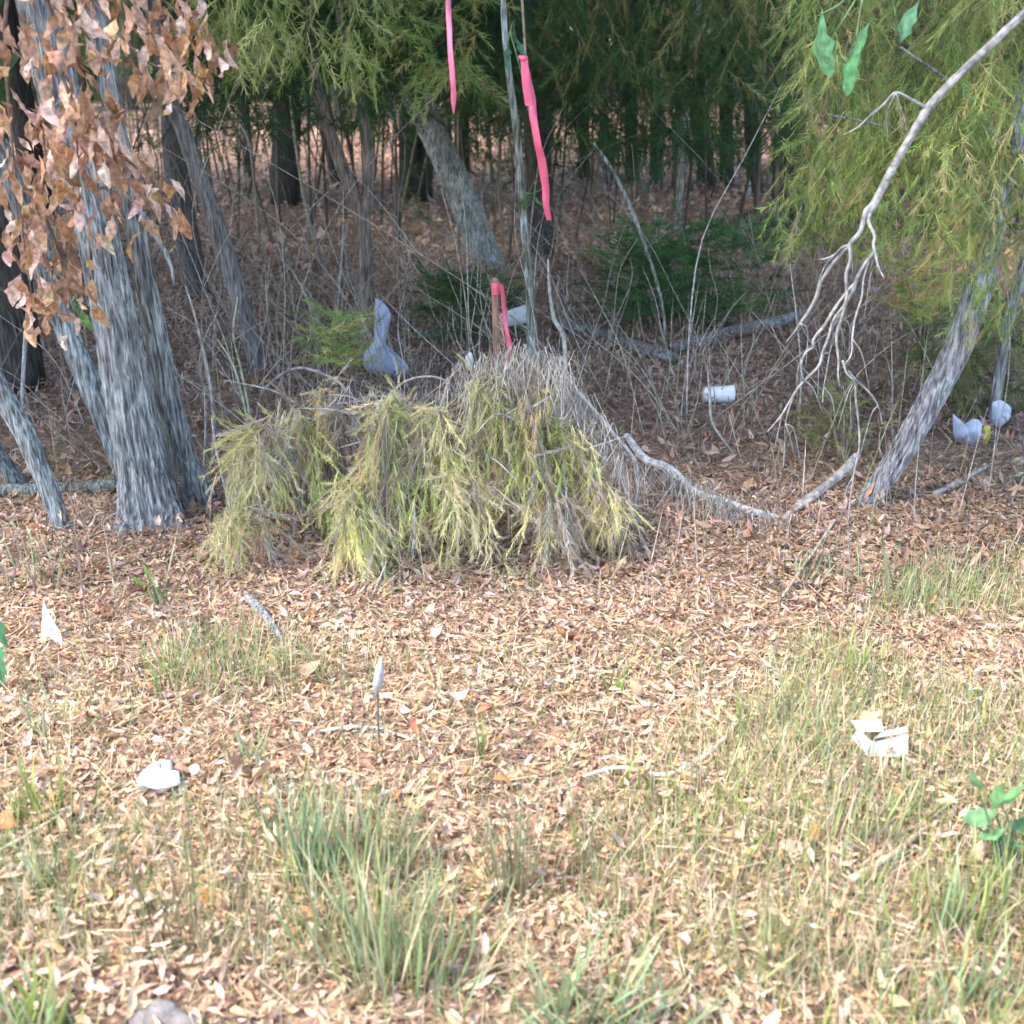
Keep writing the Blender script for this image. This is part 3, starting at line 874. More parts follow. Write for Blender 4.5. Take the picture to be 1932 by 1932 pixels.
whip('slender straight stem in the shade left of the fork', [(600, 480), (575, 380), (555, 250), (545, 150)], [8, 9, 8, 6], gy(610, 500), col=(0.32, 0.28, 0.22))
whip('crooked thin stem high at left before the woods', [(475, 300), (455, 220), (440, 165), (400, 40)], [8, 8, 8, 6], gy(560, 480), col=(0.26, 0.22, 0.19))
whip('pale twig stem rising at far left behind the clump', [(42, 760), (48, 640), (55, 560)], [9, 11, 8], gy(42, 790), col=(0.42, 0.41, 0.4))
whip('slim stem leaning left below the fork trunk', [(720, 700), (700, 640), (678, 590)], [9, 12, 9], gy(722, 700), col=(0.38, 0.33, 0.23))
whip('thin pale forked stem hanging at upper right', [(1468, 420), (1465, 300), (1462, 180), (1445, 80)], [7, 7, 8, 6], gy(1468, 440), col=(0.36, 0.33, 0.28))
whip('long dry vine arching over the left of the heap', [(492, 790), (500, 735), (560, 695), (630, 715), (660, 745)], [7, 9, 10, 9, 7], 4.15, -0.25, col=(0.22, 0.19, 0.18))
whip('grey vine looped over the crest of the heap', [(720, 790), (745, 735), (790, 712), (840, 718), (880, 760)], [6, 7, 7, 7, 5], 3.85, 0, col=(0.27, 0.24, 0.22))
whip('grey dead stem fanning down right of the heap crest', [(1200, 880), (1150, 810), (1100, 750), (1060, 700)], [10, 12, 10, 6], 3.9, 0, col=(0.40, 0.38, 0.36))
whip('upright weathered stem before the white litter cup', [(1385, 860), (1345, 800), (1338, 740), (1335, 690)], [7, 6, 5, 3], gy(1390, 870), col=(0.38, 0.34, 0.3))

# tangle of thin bare undergrowth stems in the wood, more than one can count
g = Geo()
rt_ = random.Random(21)
for k in range(520):
    y = rt_.uniform(4.2, 9.5)
    x = rt_.gauss(-0.16 * y, 0.22 * y) if k % 4 else rt_.uniform(-.5, .5) * y
    if abs(x) > 0.55 * y:
        continue
    hgt_ = rt_.uniform(0.2, 1.0) * (1 if k % 5 else 2.0)
    p = np.array([x, y, float(H(x, y)) - .02])
    d = np.array([rt_.gauss(-0.12, .28), rt_.gauss(0, .25), 1.0])
    P = [p]
    for j_ in range(4):
        d = d + np.array([rt_.gauss(0, .2), rt_.gauss(0, .15), -0.08])
        P.append(P[-1] + d * hgt_ / 4)
    r0 = rt_.uniform(0.0018, 0.005)
    tube(g, P, np.linspace(r0, r0 * .35, 5), 4, [(0.36, 0.31, 0.26), (0.30, 0.25, 0.2), (0.42, 0.38, 0.34), (0.26, 0.21, 0.17)][k % 4], False, 0, k, 3)
    if k % 2:
        q0 = P[2]; e = np.array([rt_.gauss(0, .5), rt_.gauss(0, .3), .5])
        tube(g, [q0, q0 + e * hgt_ * .2, q0 + e * hgt_ * .38 + [0, 0, -.03]], [r0 * .6, r0 * .4, r0 * .2], 4, (0.34, 0.29, 0.25), False, 0, k, 3)
tg = g.build('bare_undergrowth', M_TWIG)
tg['kind'] = 'stuff'

# ================================================================== the drooping brush heap
HB = G(830, 985)
heap = thing('brush_heap', 'waist high heap of drooping yellow green boughs and dead grey twigs', 'brush heap', HB)
HEAPC = [(0.58, 0.55, 0.22), (0.62, 0.50, 0.28), (0.44, 0.42, 0.15), (0.40, 0.43, 0.13), (0.52, 0.40, 0.19), (0.32, 0.38, 0.11), (0.50, 0.34, 0.18), (0.24, 0.30, 0.10), (0.54, 0.48, 0.24), (0.42, 0.36, 0.22), (0.48, 0.40, 0.30), (0.56, 0.46, 0.28), (0.5, 0.5, 0.2)]
ARCS = []
rb2 = random.Random(3)
# lobes: crest px, py, distance; how far the tips hang and spread; how many boughs
for (cx, cy, Y, ty0, sp_, nb) in [(500, 800, 3.72, 960, 42, 6), (575, 780, 3.8, 985, 45, 7), (655, 745, 3.85, 880, 36, 4), (740, 745, 3.66, 1080, 46, 10), (680, 900, 3.5, 1085, 42, 7), (825, 775, 3.64, 1000, 38, 6),
                               (870, 900, 3.5, 1065, 40, 5), (915, 715, 3.74, 940, 42, 7), (985, 720, 3.72, 1040, 42, 7), (1045, 780, 3.72, 980, 38, 5), (1030, 900, 3.5, 1065, 36, 4), (1090, 830, 3.7, 1040, 34, 4), (1130, 910, 3.6, 1030, 26, 3), (460, 970, 3.45, 1070, 30, 3)]:
    for r_ in range(nb):
        tx = cx + rb2.gauss(0, sp_) + (cx - 830) * 0.03
        ty = ty0 - abs(rb2.gauss(0, 0.5)) * (ty0 - cy) * 0.8
        ty = max(cy + 50, ty)
        ARCS.append(((cx + rb2.gauss(0, 14), cy + rb2.uniform(0, 40), Y + rb2.uniform(-.1, .1)), (tx, ty), Y - 0.12 - (ty - cy) / 400 * 0.34))
for k, ((cx, cy, Y), (tx, ty), Yt) in enumerate(ARCS):
    c0 = Q(cx, cy, Y)
    t0 = Q(tx, ty, Yt)
    gz = float(H(t0[0], t0[1])) + 0.02
    t0[2] = max(t0[2], gz)
    root = np.array([c0[0] * 0.8 + HB[0] * 0.2, c0[1] + 0.12, float(H(c0[0], c0[1]))])
    mid = c0 * 0.45 + t0 * 0.55 + np.array([0, -0.05, 0.07])
    P, _ = smooth_path(np.array([root, (root + c0) / 2 + [0, 0.05, 0.03], c0, mid, t0]), np.ones(5), 8)
    gg = Geo()
    dead = rb2.random() < 0.27
    tube(gg, P, np.linspace(0.006, 0.0016, len(P)), 5, (0.36, 0.32, 0.29) if dead else (0.24, 0.2, 0.13), True, 0, k)
    n = 40 if not dead else 16
    ii = R.integers(13, len(P), n)
    pp = P[ii] + R.normal(size=(n, 3)) * 0.022
    d = nrm(nrm(P[np.minimum(ii + 1, len(P) - 1)] - P[ii - 1]) * 0.8 + R.normal(size=(n, 3)) * 0.42 + [0, -0.1, -0.5])
    base_c = np.array(HEAPC[rb2.randrange(len(HEAPC))]) * [1.35, 1.4, 1.3]
    cc = (base_c * 0.6 + 0.48 * pick(HEAPC, n)) if not dead else pick([(0.42, 0.36, 0.30), (0.5, 0.44, 0.38), (0.36, 0.27, 0.18)], n)
    e = R.integers(0, 3, n)
    for q_ in range(3):
        m = e == q_
        if m.any():
            scatter(gg, FINE[q_], pp[m], d[m], R.random(m.sum()) * 6.28, (0.07 + 0.10 * R.random(m.sum())) * (1 if not dead else 1.3), cc[m], 0.4)
    gg.build('bough', M_NEEDLE, heap)
# bare twigs sticking out of the heap every way
for k in range(30):
    c0 = Q(rb2.uniform(480, 1160), rb2.uniform(760, 960), rb2.uniform(3.5, 3.9))
    d = nrm(np.array([rb2.gauss(0, .6), rb2.gauss(-.3, .4), rb2.gauss(0.1, .5)]))
    L = rb2.uniform(0.12, 0.4)
    gg = Geo()
    P = np.array([c0, c0 + d * L * .5 + [rb2.gauss(0, .02), 0, rb2.gauss(0, .02)], c0 + d * L + [0, 0, -L * .08]])
    P[:, 2] = np.maximum(P[:, 2], 0.03)
    tube(gg, P, [0.005, 0.0035, 0.0012], 5, (0.40, 0.36, 0.33), True, 0, k, 5)
    gg.build('twig', M_TWIG, heap)
# dead grey grass draped over the crest and over the log
def thatch(parent, pts_px, n, L, cols, name, spreadY=0.1):
    gg = Geo()
    P = np.array([Q(a, b, Y) for a, b, Y in pts_px])
    t = R.random(n) * (len(P) - 1)
    i0 = np.floor(t).astype(int); f = (t - i0)[:, None]
    pos = P[i0] * (1 - f) + P[np.minimum(i0 + 1, len(P) - 1)] * f + R.normal(size=(n, 3)) * [0.03, spreadY * 0.5, 0.02]
    d = np.stack([R.normal(size=n) * 0.35, -0.35 + R.normal(size=n) * 0.3, -0.9 + R.normal(size=n) * 0.25], 1)
    l = L * (0.5 + 0.9 * R.random(n))
    scatter(gg, BLADE, pos, d, R.random(n) * 6.28, np.stack([0.0015 + 0.002 * R.random(n), l, l * 0.5], 1), pick(cols, n))
    return gg.build(name, M_TWIG, parent)


DEADG = [(0.46, 0.40, 0.35), (0.38, 0.33, 0.28), (0.54, 0.48, 0.42), (0.34, 0.27, 0.21)]
thatch(heap, [(860, 705, 3.7), (930, 675, 3.7), (1000, 665, 3.75), (1070, 690, 3.7)], 420, 0.2, DEADG, 'dead_grass')
thatch(heap, [(1060, 710, 3.75), (1110, 780, 3.7), (1160, 850, 3.65), (1200, 890, 3.65)], 300, 0.16, DEADG, 'dead_grass')
thatch(heap, [(640, 735, 3.9), (740, 760, 3.7), (830, 740, 3.7)], 160, 0.18, DEADG, 'dead_grass')
lg = bpy.data.objects.new('x', None)
dg = thing('dead_grass_tuft', 'bleached dead grass hanging over the grey fallen log', 'grass', G(1320, 990))
thatch(dg, [(1215, 885, gy(1215, 905)), (1260, 900, gy(1260, 935)), (1330, 930, gy(1330, 965)), (1400, 965, gy(1400, 985)), (1480, 975, gy(1480, 995))], 900, 0.2, DEADG, 'dry_blades')
thatch(dg, [(1150, 840, gy(1150, 880)), (1240, 905, gy(1240, 930)), (1340, 945, gy(1340, 970)), (1430, 980, gy(1430, 990)), (1540, 940, gy(1540, 955))], 260, 0.3, DEADG, 'dry_twigs', 0.25)
bpy.data.objects.remove(lg)


# ================================================================== shrubs and leafy sprigs
def shrub(label, boxes, n, size, cols, foot, name='shrub', cat='shrub', templ=SPRAYS, down=-0.2, clump=0.3):
    b = G(*foot)
    t = thing(name, label, cat, b)
    gs = Geo()
    for k in range(5):
        bx = boxes[k % len(boxes)]
        e = Q(random.uniform(bx[0], bx[1]), random.uniform(bx[2], bx[3]), (bx[4] + bx[5]) / 2)
        tube(gs, [b + [0, 0, -.02], (b + e) / 2 + [0, 0, 0.05], e], [0.008, 0.006, 0.002], 6, (0.2, 0.16, 0.11), True, 0, k, 5)
    gs.build('stem', M_TWIG, t, smooth=True)
    gf = Geo()
    hang(gf, boxes, n, size, cols, templ, down, clump=clump)
    gf.build('foliage', M_NEEDLE, t)
    return t


shrub('dark green low shrub spreading behind the logs right of centre', [(1180, 1450, 420, 620, 6.6, 7.6), (1150, 1300, 470, 600, 6.4, 7.2)], 520, 0.2, [(0.05, 0.13, 0.035), (0.035, 0.09, 0.03), (0.08, 0.16, 0.05)], (1310, 620))
shrub('dim olive shrub low behind the wooden stake', [(810, 960, 520, 640, 6.2, 7.0)], 220, 0.18, DEEP + GREENS, (880, 650))
shrub('small yellow green sprig left of the plastic bag', [(590, 670, 590, 690, 4.8, 5.1)], 90, 0.13, YELLOW, (640, 720))
shrub('small green and orange sprig beneath the right boughs', [(1690, 1790, 500, 610, 4.5, 4.9)], 90, 0.13, YELLOW + [(0.45, 0.22, 0.06)], (1740, 700))
shrub('faint green weed low before the leaning right trunk', [(1540, 1640, 740, 860, 4.3, 4.7)], 70, 0.13, OLIVE, (1590, 880))


def leafy(label, leaves, foot, name='leafy_sprig', cat='plant', col=(0.10, 0.28, 0.12), stem_from=None, Y=None):
    """broad leaves one by one: (px, py, length px, angle deg, width ratio)"""
    base = np.asarray(foot)
    t = thing(name, label, cat, base)
    gs = Geo()
    for (px, py, L, ang, wr) in leaves:
        p = Q(px, py, Y + random.uniform(-.06, .06))
        a = math.radians(ang)
        u = np.array([math.cos(a), 0, math.sin(a)])
        gl = Geo()
        l = L * m_per_px(p)
        scatter(gl, curled(OAKF, 0.3, 0.2), np.array([p - u * l * .5]), np.array([u + [0, random.uniform(-.3, .3), 0]]), np.array([random.uniform(-0.4, 0.4) + (math.pi / 2 if abs(u[2]) > .95 else 0) * 0]), np.array([[l * wr, l, l]]), pick([col], 1, 0.2))
        gl.build('leaf', M_LEAF, t, smooth=True)
        tube(gs, [base, (base + p) / 2 + [0, 0, 0.02], p - u * l * .5], [0.004, 0.003, 0.0015], 5, (0.14, 0.2, 0.09), True, 0, 1, 5)
    gs.build('stem', M_TWIG, t, smooth=True)
    return t


leafy('pale green broad leaves hanging high before the right boughs', [(1545, 90, 110, -80, .62), (1614, 78, 100, 80, .7), (1602, 135, 84, -100, .66), (1710, 35, 70, 75, .6), (1578, 100, 56, -60, .7)], Q(1640, -60, 3.2), col=(0.16, 0.36, 0.18), Y=3.2)
leafy('green broad leaves on a twig beside the sapling top', [(955, 115, 50, -90, .7), (985, 100, 40, -60, .6), (968, 60, 40, -90, .6), (1000, 215, 45, -75, .6)], Q(962, 60, 4.9), col=(0.11, 0.26, 0.15), Y=4.95)
leafy('bright green leaf pair on the sapling at mid height', [(1008, 365, 46, 10, .7), (978, 385, 30, 200, .6), (1018, 385, 30, -40, .7)], Q(989, 395, 5.15), col=(0.16, 0.36, 0.09), Y=5.1)
leafy('small upright bright green leaf sprig in the left litter', [(278, 1085, 45, 110, .5), (292, 1115, 60, -70, .4), (265, 1100, 36, 150, .5)], G(300, 1150), col=(0.2, 0.38, 0.1), Y=gy(300, 1150))
leafy('blue green leaf standing at the left edge of the clearing', [(3, 1190, 60, 90, .5), (2, 1240, 70, 85, .5), (-10, 1270, 50, 110, .5)], G(-4, 1300), col=(0.11, 0.32, 0.16), Y=gy(0, 1300))
leafy('green broad leaved weed at the lower right edge', [(1850, 1540, 60, 20, .7), (1880, 1500, 60, 80, .6), (1915, 1500, 60, 40, .6), (1835, 1470, 60, 120, .5), (1900, 1590, 70, -20, .6), (1870, 1575, 50, 200, .6), (1940, 1560, 60, 10, .6)],
      G(1890, 1660), col=(0.15, 0.31, 0.13), Y=gy(1890, 1640))
leafy('single green sprig with yellow tip low among left trunks', [(142, 590, 40, -80, .5), (165, 610, 46, -60, .4)], Q(140, 560, 3.35), col=(0.17, 0.33, 0.07), Y=3.35)

# ================================================================== grass
def tuft(label, px, py, hpx, spx, n, cols, lean=0.25, wid=0.005, arch=0.5, name='grass_tuft'):
    b = G(px, py)
    mp = m_per_px(b)
    h = hpx * mp / 0.92; s = spx * mp
    x = b[0] + R.normal(size=n) * s * 0.5; y = b[1] + R.normal(size=n) * s * 0.4
    pos = np.stack([x, y, H(x, y) - 0.005], 1)
    d = np.stack([R.normal(size=n) * lean + (x - b[0]) / max(s, .01) * 0.22, R.normal(size=n) * lean * .8, np.ones(n)], 1)
    L = h * (0.35 + 0.75 * R.random(n))
    gg = Geo()
    scatter(gg, BLADE, pos, d, R.random(n) * 6.28, np.stack([wid * (0.6 + 0.8 * R.random(n)), L, L * arch * (0.4 + R.random(n))], 1), pick(cols, n), 0)
    o = gg.build(name, M_GRASS, None, False, b)
    return tag(o, label, 'grass')


GB = [(0.24, 0.33, 0.18), (0.29, 0.38, 0.21), (0.33, 0.37, 0.19), (0.20, 0.27, 0.14), (0.43, 0.40, 0.25)]
GO = [(0.35, 0.37, 0.15), (0.40, 0.40, 0.19), (0.27, 0.33, 0.12), (0.48, 0.41, 0.24), (0.52, 0.44, 0.28)]
GY = [(0.32, 0.38, 0.10), (0.25, 0.35, 0.09), (0.42, 0.42, 0.14), (0.2, 0.3, 0.08)]
GT = [(0.24, 0.16, 0.10), (0.3, 0.22, 0.13), (0.2, 0.2, 0.1), (0.36, 0.28, 0.18)]
tuft('blue green grass tuft left of centre in the foreground', 575, 1640, 190, 55, 80, GB, .12, .005)
tuft('soft grey green grass tuft right of the blue green one', 690, 1640, 180, 90, 110, GB + GB + GO, .17, .0045)
tuft('largest olive green grass clump in the middle foreground', 740, 1840, 240, 130, 230, GB + GB + GO, .15, .0045)
tuft('faint straw and green grass bunch at the right edge, lower middle', 1880, 1720, 150, 90, 70, GO + GY, .25, .004)
tuft('loose olive grass bunch below the white box', 1640, 1560, 120, 110, 70, GO + GB, .25, .004)
tuft('pale straw grass bunch at the lower right of centre', 1480, 1820, 170, 120, 80, GO + [(.55, .45, .3)], .22, .004)
tuft('tall narrow stand of dark olive stalks in mid foreground', 965, 1690, 280, 55, 70, GT + GB, .07, .003)
tuft('broad arching blue green blades at the bottom centre', 1130, 1960, 200, 160, 130, GB, .45, .0065, .9)
tuft('green grass blades in the bottom left corner', 70, 1960, 170, 70, 80, GB + GY, .25, .007)
tuft('upright narrow green plant on the sunlit left litter', 88, 1680, 110, 14, 14, GB, .12, .007)
tuft('bright green grass tuft above the lower right corner', 1785, 1760, 200, 60, 50, GY + GB, .2, .0045)
tuft('yellow green grass tuft by the left edge, mid foreground', 100, 1545, 130, 60, 40, GY, .18)
tuft('small green tuft below the torn white scrap', 105, 1380, 90, 60, 40, GB + GO, .3)
tuft('thin green tuft right of the crumpled white litter', 470, 1440, 80, 45, 26, GB, .3)
tuft('wispy green tuft right of centre where litter meets grass', 1450, 1370, 110, 110, 60, GB + GO, .25)
tuft('bright yellow green tuft upper right of the white box', 1610, 1265, 80, 40, 26, GY, .35, .006)
tuft('blue green slender blades below the right leaning trunk', 1722, 1135, 100, 40, 30, GB, .15, .006)
tuft('lush green blades in the lower right corner', 1850, 1900, 170, 80, 44, GY + GB, .25, .0045)
tuft('single tall pair of green blades at centre', 905, 1440, 150, 5, 6, GY, .06, .007)
tuft('fine yellow green weed patch on the sunlit left litter', 240, 1720, 70, 70, 60, GY + GO, .8, .0025)
tuft('short bright leaf blades left of the curved stick', 1158, 1310, 60, 16, 10, GY, .2, .008)
tuft('pale flattened grass arch at the centre right', 1260, 1235, 50, 130, 90, GO, .9, .004, .9)
tuft('green blades growing through the curved bleached stick', 1210, 1490, 60, 60, 24, GY, .45, .006)
tuft('dark thin seed stalks standing at lower left of centre', 360, 1800, 360, 90, 18, GT, .06, .003, .2)
tuft('bunch of soft green blades under the leaning trunk log', 1545, 1100, 70, 70, 40, GB, .3, .006)
tuft('olive grass bunch at the left below the leaning trunk', 70, 1100, 90, 70, 40, GO + GB, .25, .005)

g = Geo()
n = 80000
x, y = ground_pts(n, 1.15, 3.5)
dens = vn(np.stack([x * 2.2, y * 2.2, x * 0 + 8], 1)) * 0.9 + np.clip((x + 0.5) * 0.14, -.2, .12) - np.clip(y - 1.95 - 0.1 * np.clip(x, -1, 1.2), 0, 2) * 0.42
k = (dens + 0.16 * R.random(n) > 0.395 - 0.05 * np.clip(2.4 - y, 0, 1)) | ((R.random(n) < 0.11) & (y < 2.75))
x, y = x[k], y[k]; n = len(x)
L = (0.03 + 0.16 * R.random(n) ** 1.8) * (0.55 + 0.6 * vn(np.stack([x * 3, y * 3, x * 0 + 1], 1)))
d = np.stack([R.normal(size=n) * .28, R.normal(size=n) * .25, np.ones(n)], 1)
scatter(g, BLADE, np.stack([x, y, H(x, y)], 1), d, R.random(n) * 6.28, np.stack([0.0016 + 0.0018 * R.random(n), L, L * 0.6 * R.random(n)], 1),
        pick(GO + GO + GB + GB + GB + GB + GY + GY + GY + [(0.70, 0.58, 0.41), (0.74, 0.60, 0.43), (0.62, 0.48, 0.33)] * 4, n))
gr = g.build('grass', M_GRASS)
gr['kind'] = 'stuff'

# thin dry stalks all through the wood floor
g = Geo()
n = 3800
x, y = ground_pts(n, 3.0, 11)
L = 0.07 + 0.5 * R.random(n) ** 2.5
k = np.abs(x + 0.1) > 0
d = np.stack([R.normal(size=n) * .2, R.normal(size=n) * .2, np.ones(n)], 1)
scatter(g, BLADE, np.stack([x, y, H(x, y) - .01], 1), d, R.random(n) * 6.28, np.stack([0.003 + 0.003 * R.random(n), L, L * 0.3 * R.random(n)], 1),
        pick([(0.34, 0.28, 0.22), (0.42, 0.36, 0.3), (0.26, 0.2, 0.15), (0.3, 0.28, 0.16)], n))
ds = g.build('dry_undergrowth', M_TWIG)
ds['kind'] = 'stuff'

# ================================================================== pink ribbons and the stake
PINK = (0.80, 0.15, 0.25)


def ribbon(label, path, widths, Y, col=PINK, twist=0.5, extra=None):
    P = np.array([Q(px, py, Y + 0.015 * math.sin(k * 1.3)) for k, (px, py) in enumerate(path)])
    wd = np.array([w * .5 * m_per_px(P[0]) for w in widths])
    P, wd = smooth_path(P, wd, 14)
    wd = wd * (0.82 + 0.36 * vn(P * 22))
    P = P + (vn(P * 16 + 3) - .5)[:, None] * [0.010, 0.02, 0]
    n = len(P)
    gg = Geo()
    th = twist * np.sin(np.linspace(0, 9, n)) * 1.5
    side = np.stack([np.cos(th), np.sin(th), np.zeros(n)], 1)
    nor = np.stack([-np.sin(th), np.cos(th), np.zeros(n)], 1)
    e = 0.0004
    V = np.concatenate([P - side * wd[:, None] - nor * e, P + nor * 0.002 - nor * e, P + side * wd[:, None] - nor * e, P + side * wd[:, None] + nor * e, P + nor * 0.002 + nor * e, P - side * wd[:, None] + nor * e])
    i = np.arange(n - 1)
    quads = []
    for a in range(6):
        b = (a + 1) % 6
        quads.append(np.stack([a * n + i, b * n + i, b * n + i + 1, a * n + i + 1], 1))
    gg.add(V, None, np.concatenate(quads), col)
    if extra:
        extra(gg)
    o = gg.build('flagging_ribbon', M_TAPE, None, True, P[0])
    return tag(o, label, 'ribbon')


twig0 = thing('overhanging_twig', 'thin brown twig above the frame from which the pale pink ribbon hangs', 'branch', Q(780, -60, 3.1))
limb(twig0, [(560, -140), (700, -80), (840, -48), (960, -60)], [10, 8, 6, 4], 3.1, 0, 'twig', M_TWIG, (0.2, 0.16, 0.12))
ribbon('pale pink ribbon hanging down from the top edge, left of the other ribbons', [(838, -60), (843, -10), (848, 40), (851, 90), (854, 150), (855, 190), (855, 214)], [10, 11, 11, 11, 12, 10, 3], 3.1, (0.86, 0.24, 0.38), 0.35)
tw = whip('thin dark twig rising behind the long pink ribbon', [(1000, 210), (992, 110), (985, 0), (975, -120)], [5, 6, 7, 7], 3.45, 0, 'bare_twig', 'twig', (0.16, 0.13, 0.1), False)


def tail(gg):
    c_ = Q(987, 112, 3.44)
    tube(gg, [c_ + [-.012, 0, .008], c_ + [0, -.008, .002], c_ + [.012, 0, .006]], [.004, .009, .004], 8, PINK, True, 0, 1, 3)
    P = np.array([Q(989, 112, 3.43), Q(992, 160, 3.42), Q(998, 200, 3.42)])
    w = 7 * m_per_px(P[0])
    gg.add(np.concatenate([P - [w, 0, 0], P + [w, 0.004, 0], P + [w, 0.006, 0], P - [w, -0.003, 0]]), None,
           [[0, 3, 4, 1], [1, 4, 5, 2], [6, 9, 10, 7], [7, 10, 11, 8]], PINK)


ribbon('longest pink ribbon dangling before the slim greenish sapling', [(987, 108), (993, 140), (1002, 190), (1013, 250), (1023, 320), (1030, 370), (1035, 416)], [7, 14, 15, 16, 17, 15, 10], 3.44, PINK, 0.3, tail)
SY = 4.05
sb = Q(945, 760, SY); sb[2] = float(H(sb[0], SY))
st = thing('survey_stake', 'narrow brown wooden stake standing behind the brush heap', 'stake', sb)
gg = Geo()
tp = Q(934, 524, SY); w = 7.5 * m_per_px(tp)
bt = sb + [0, 0, -0.06]
for z0, p in ((0, bt), (1, tp)):
    pass
V = []
for p, s in ((bt, 0.2), (bt + (tp - bt) * 0.12, 1.0), (tp - [0, 0, .012], 1.0), (tp, .75)):
    for sx, sy in ((-1, -.35), (1, -.35), (1, .35), (-1, .35)):
        V.append(p + np.array([sx * w * s, sy * w * s, 0]))
quads = [[3, 2, 1, 0], [12, 13, 14, 15]]
for a in range(3):
    for b in range(4):
        quads.append([a * 4 + b, a * 4 + (b + 1) % 4, a * 4 + 4 + (b + 1) % 4, a * 4 + 4 + b])
gg.add(np.array(V), None, quads, (0.19, 0.105, 0.075))
gg.build('stake_shaft', M_WOOD, st)


def wrap(gg):
    a = Q(935, 533, SY); b_ = Q(936, 556, SY); w2 = w * 1.12
    V = []
    for p in (a, b_):
        for sx, sy in ((-1, -.42), (1, -.42), (1, .42), (-1, .42)):
            V.append(p + np.array([sx * w2, sy * w2, 0]))
    gg.add(np.array(V), None, [[0, 4, 5, 1], [1, 5, 6, 2], [2, 6, 7, 3], [3, 7, 4, 0]], PINK)


ribbon('short pink ribbon tied round the head of the wooden stake', [(944, 536), (950, 570), (954, 610), (958, 640), (961, 665), (963, 690)], [8, 9, 10, 10, 9, 4], SY - 0.03, PINK, 0.35, wrap)


# ================================================================== litter
def puffy(label, outline, Y, thick, col, name, cat, mat, crumple=0.012, lie=False, parent=None, lift=0.0, seed=1):
    """a crumpled closed bag or scrap with real thickness; outline from the picture at its own distance"""
    if lie:
        pts = np.array([G(px, py, 0.012 + lift) for px, py in outline])
        nv = np.array([0, 0, 1.0])
    else:
        pts = np.array([Q(px, py, Y) for px, py in outline])
        nv = np.array([0, -1.0, 0])
    P2, _ = smooth_path(np.concatenate([pts, pts[:1]]), np.ones(len(pts) + 1), 4)
    P2 = P2[:-1]; n = len(P2); c = P2.mean(0)
    gg = Geo()
    V, quads, tris = [], [], []
    rings = [(1, 0), (.86, .55), (.62, .9), (.34, 1.05), (.12, 1.0)]
    for side in (1, -1):
        off = len(V)
        for s, h in rings:
            for k in range(n):
                p = c + (P2[k] - c) * s + nv * side * thick * h
                if s < 1:
                    nz = vn(np.array([p * 38 + seed * 5 + side]))[0] - .5
                    p = p + nv * nz * crumple * 2 + np.array([nz, 0, nz * 0.5]) * crumple * .7
                V.append(p)
        for r_ in range(len(rings) - 1):
            for k in range(n):
                a = off + r_ * n + k; b = off + r_ * n + (k + 1) % n
                quads.append([a, b, b + n, a + n] if side > 0 else [b, a, a + n, b + n])
        V.append(c + nv * side * thick)
        for k in range(n):
            a = off + (len(rings) - 1) * n + k; b = off + (len(rings) - 1) * n + (k + 1) % n
            tris.append([a, b, len(V) - 1] if side > 0 else [b, a, len(V) - 1])
    gg.add(np.array(V), tris, quads, col)
    o = gg.build(name, mat, None, False, c)
    return tag(o, label, cat)


puffy('tall crumpled bluish grey plastic bag below the forked stem', [(708, 562), (722, 570), (737, 592), (733, 618), (722, 634), (730, 655), (738, 682), (752, 686), (770, 690), (768, 706), (738, 713), (705, 705), (686, 690), (690, 660), (704, 645), (706, 610)],
      gy(735, 712), 0.035, (0.42, 0.46, 0.58), 'plastic_bag', 'plastic bag', M_PLASTIC, 0.02)
puffy('torn white paper scrap standing in grass at left', [(82, 1130), (90, 1152), (104, 1176), (113, 1192), (122, 1222), (108, 1218), (101, 1208), (90, 1200), (78, 1202), (80, 1165)], gy(100, 1220), 0.006, (0.8, 0.82, 0.84), 'paper_scrap', 'paper', M_PAPER, 0.008)
puffy('crumpled white and bluish wrapper in the left foreground litter', [(262, 1500), (285, 1472), (312, 1462), (328, 1475), (332, 1495), (345, 1505), (325, 1512), (300, 1515), (280, 1512)], 0, 0.02, (0.66, 0.70, 0.77), 'wrapper', 'wrapper', M_PAPER, 0.026, True, lift=0.03)
puffy('small white scrap just right of the crumpled wrapper', [(360, 1480), (375, 1474), (382, 1484), (368, 1492)], 0, 0.006, (0.8, 0.77, 0.72), 'paper_scrap', 'paper', M_PAPER, 0.006, True, lift=0.035)
puffy('bluish crumpled plastic bag on the litter right of the leaning trunk', [(1798, 780), (1815, 800), (1838, 790), (1852, 800), (1845, 832), (1820, 838), (1800, 825)], gy(1825, 838), 0.03, (0.52, 0.55, 0.68), 'plastic_bag', 'plastic bag', M_PLASTIC, 0.02)
puffy('bluish white plastic hanging round the slim right edge trunk', [(1872, 760), (1888, 755), (1908, 770), (1902, 790), (1888, 805), (1872, 802)], gy(1886, 806), 0.02, (0.56, 0.6, 0.7), 'plastic_bag', 'plastic bag', M_PLASTIC, 0.018)
puffy('small yellow scrap between the two bluish bags at right', [(1854, 806), (1868, 804), (1867, 830), (1856, 838)], gy(1860, 838), 0.008, (0.62, 0.52, 0.06), 'wrapper', 'wrapper', M_PLASTIC, 0.005)
puffy('pale foam scrap behind the stake beside the sapling foot', [(944, 592), (975, 580), (1002, 575), (1006, 598), (985, 612), (950, 614)], 5.5, 0.012, (0.36, 0.39, 0.39), 'foam_scrap', 'scrap', M_PAPER, 0.012)
puffy('small pale pinkish scrap left of the stake on the heap edge', [(878, 672), (888, 664), (893, 680), (888, 698), (879, 694)], 4.3, 0.008, (0.55, 0.5, 0.5), 'paper_scrap', 'paper', M_PAPER, 0.004)
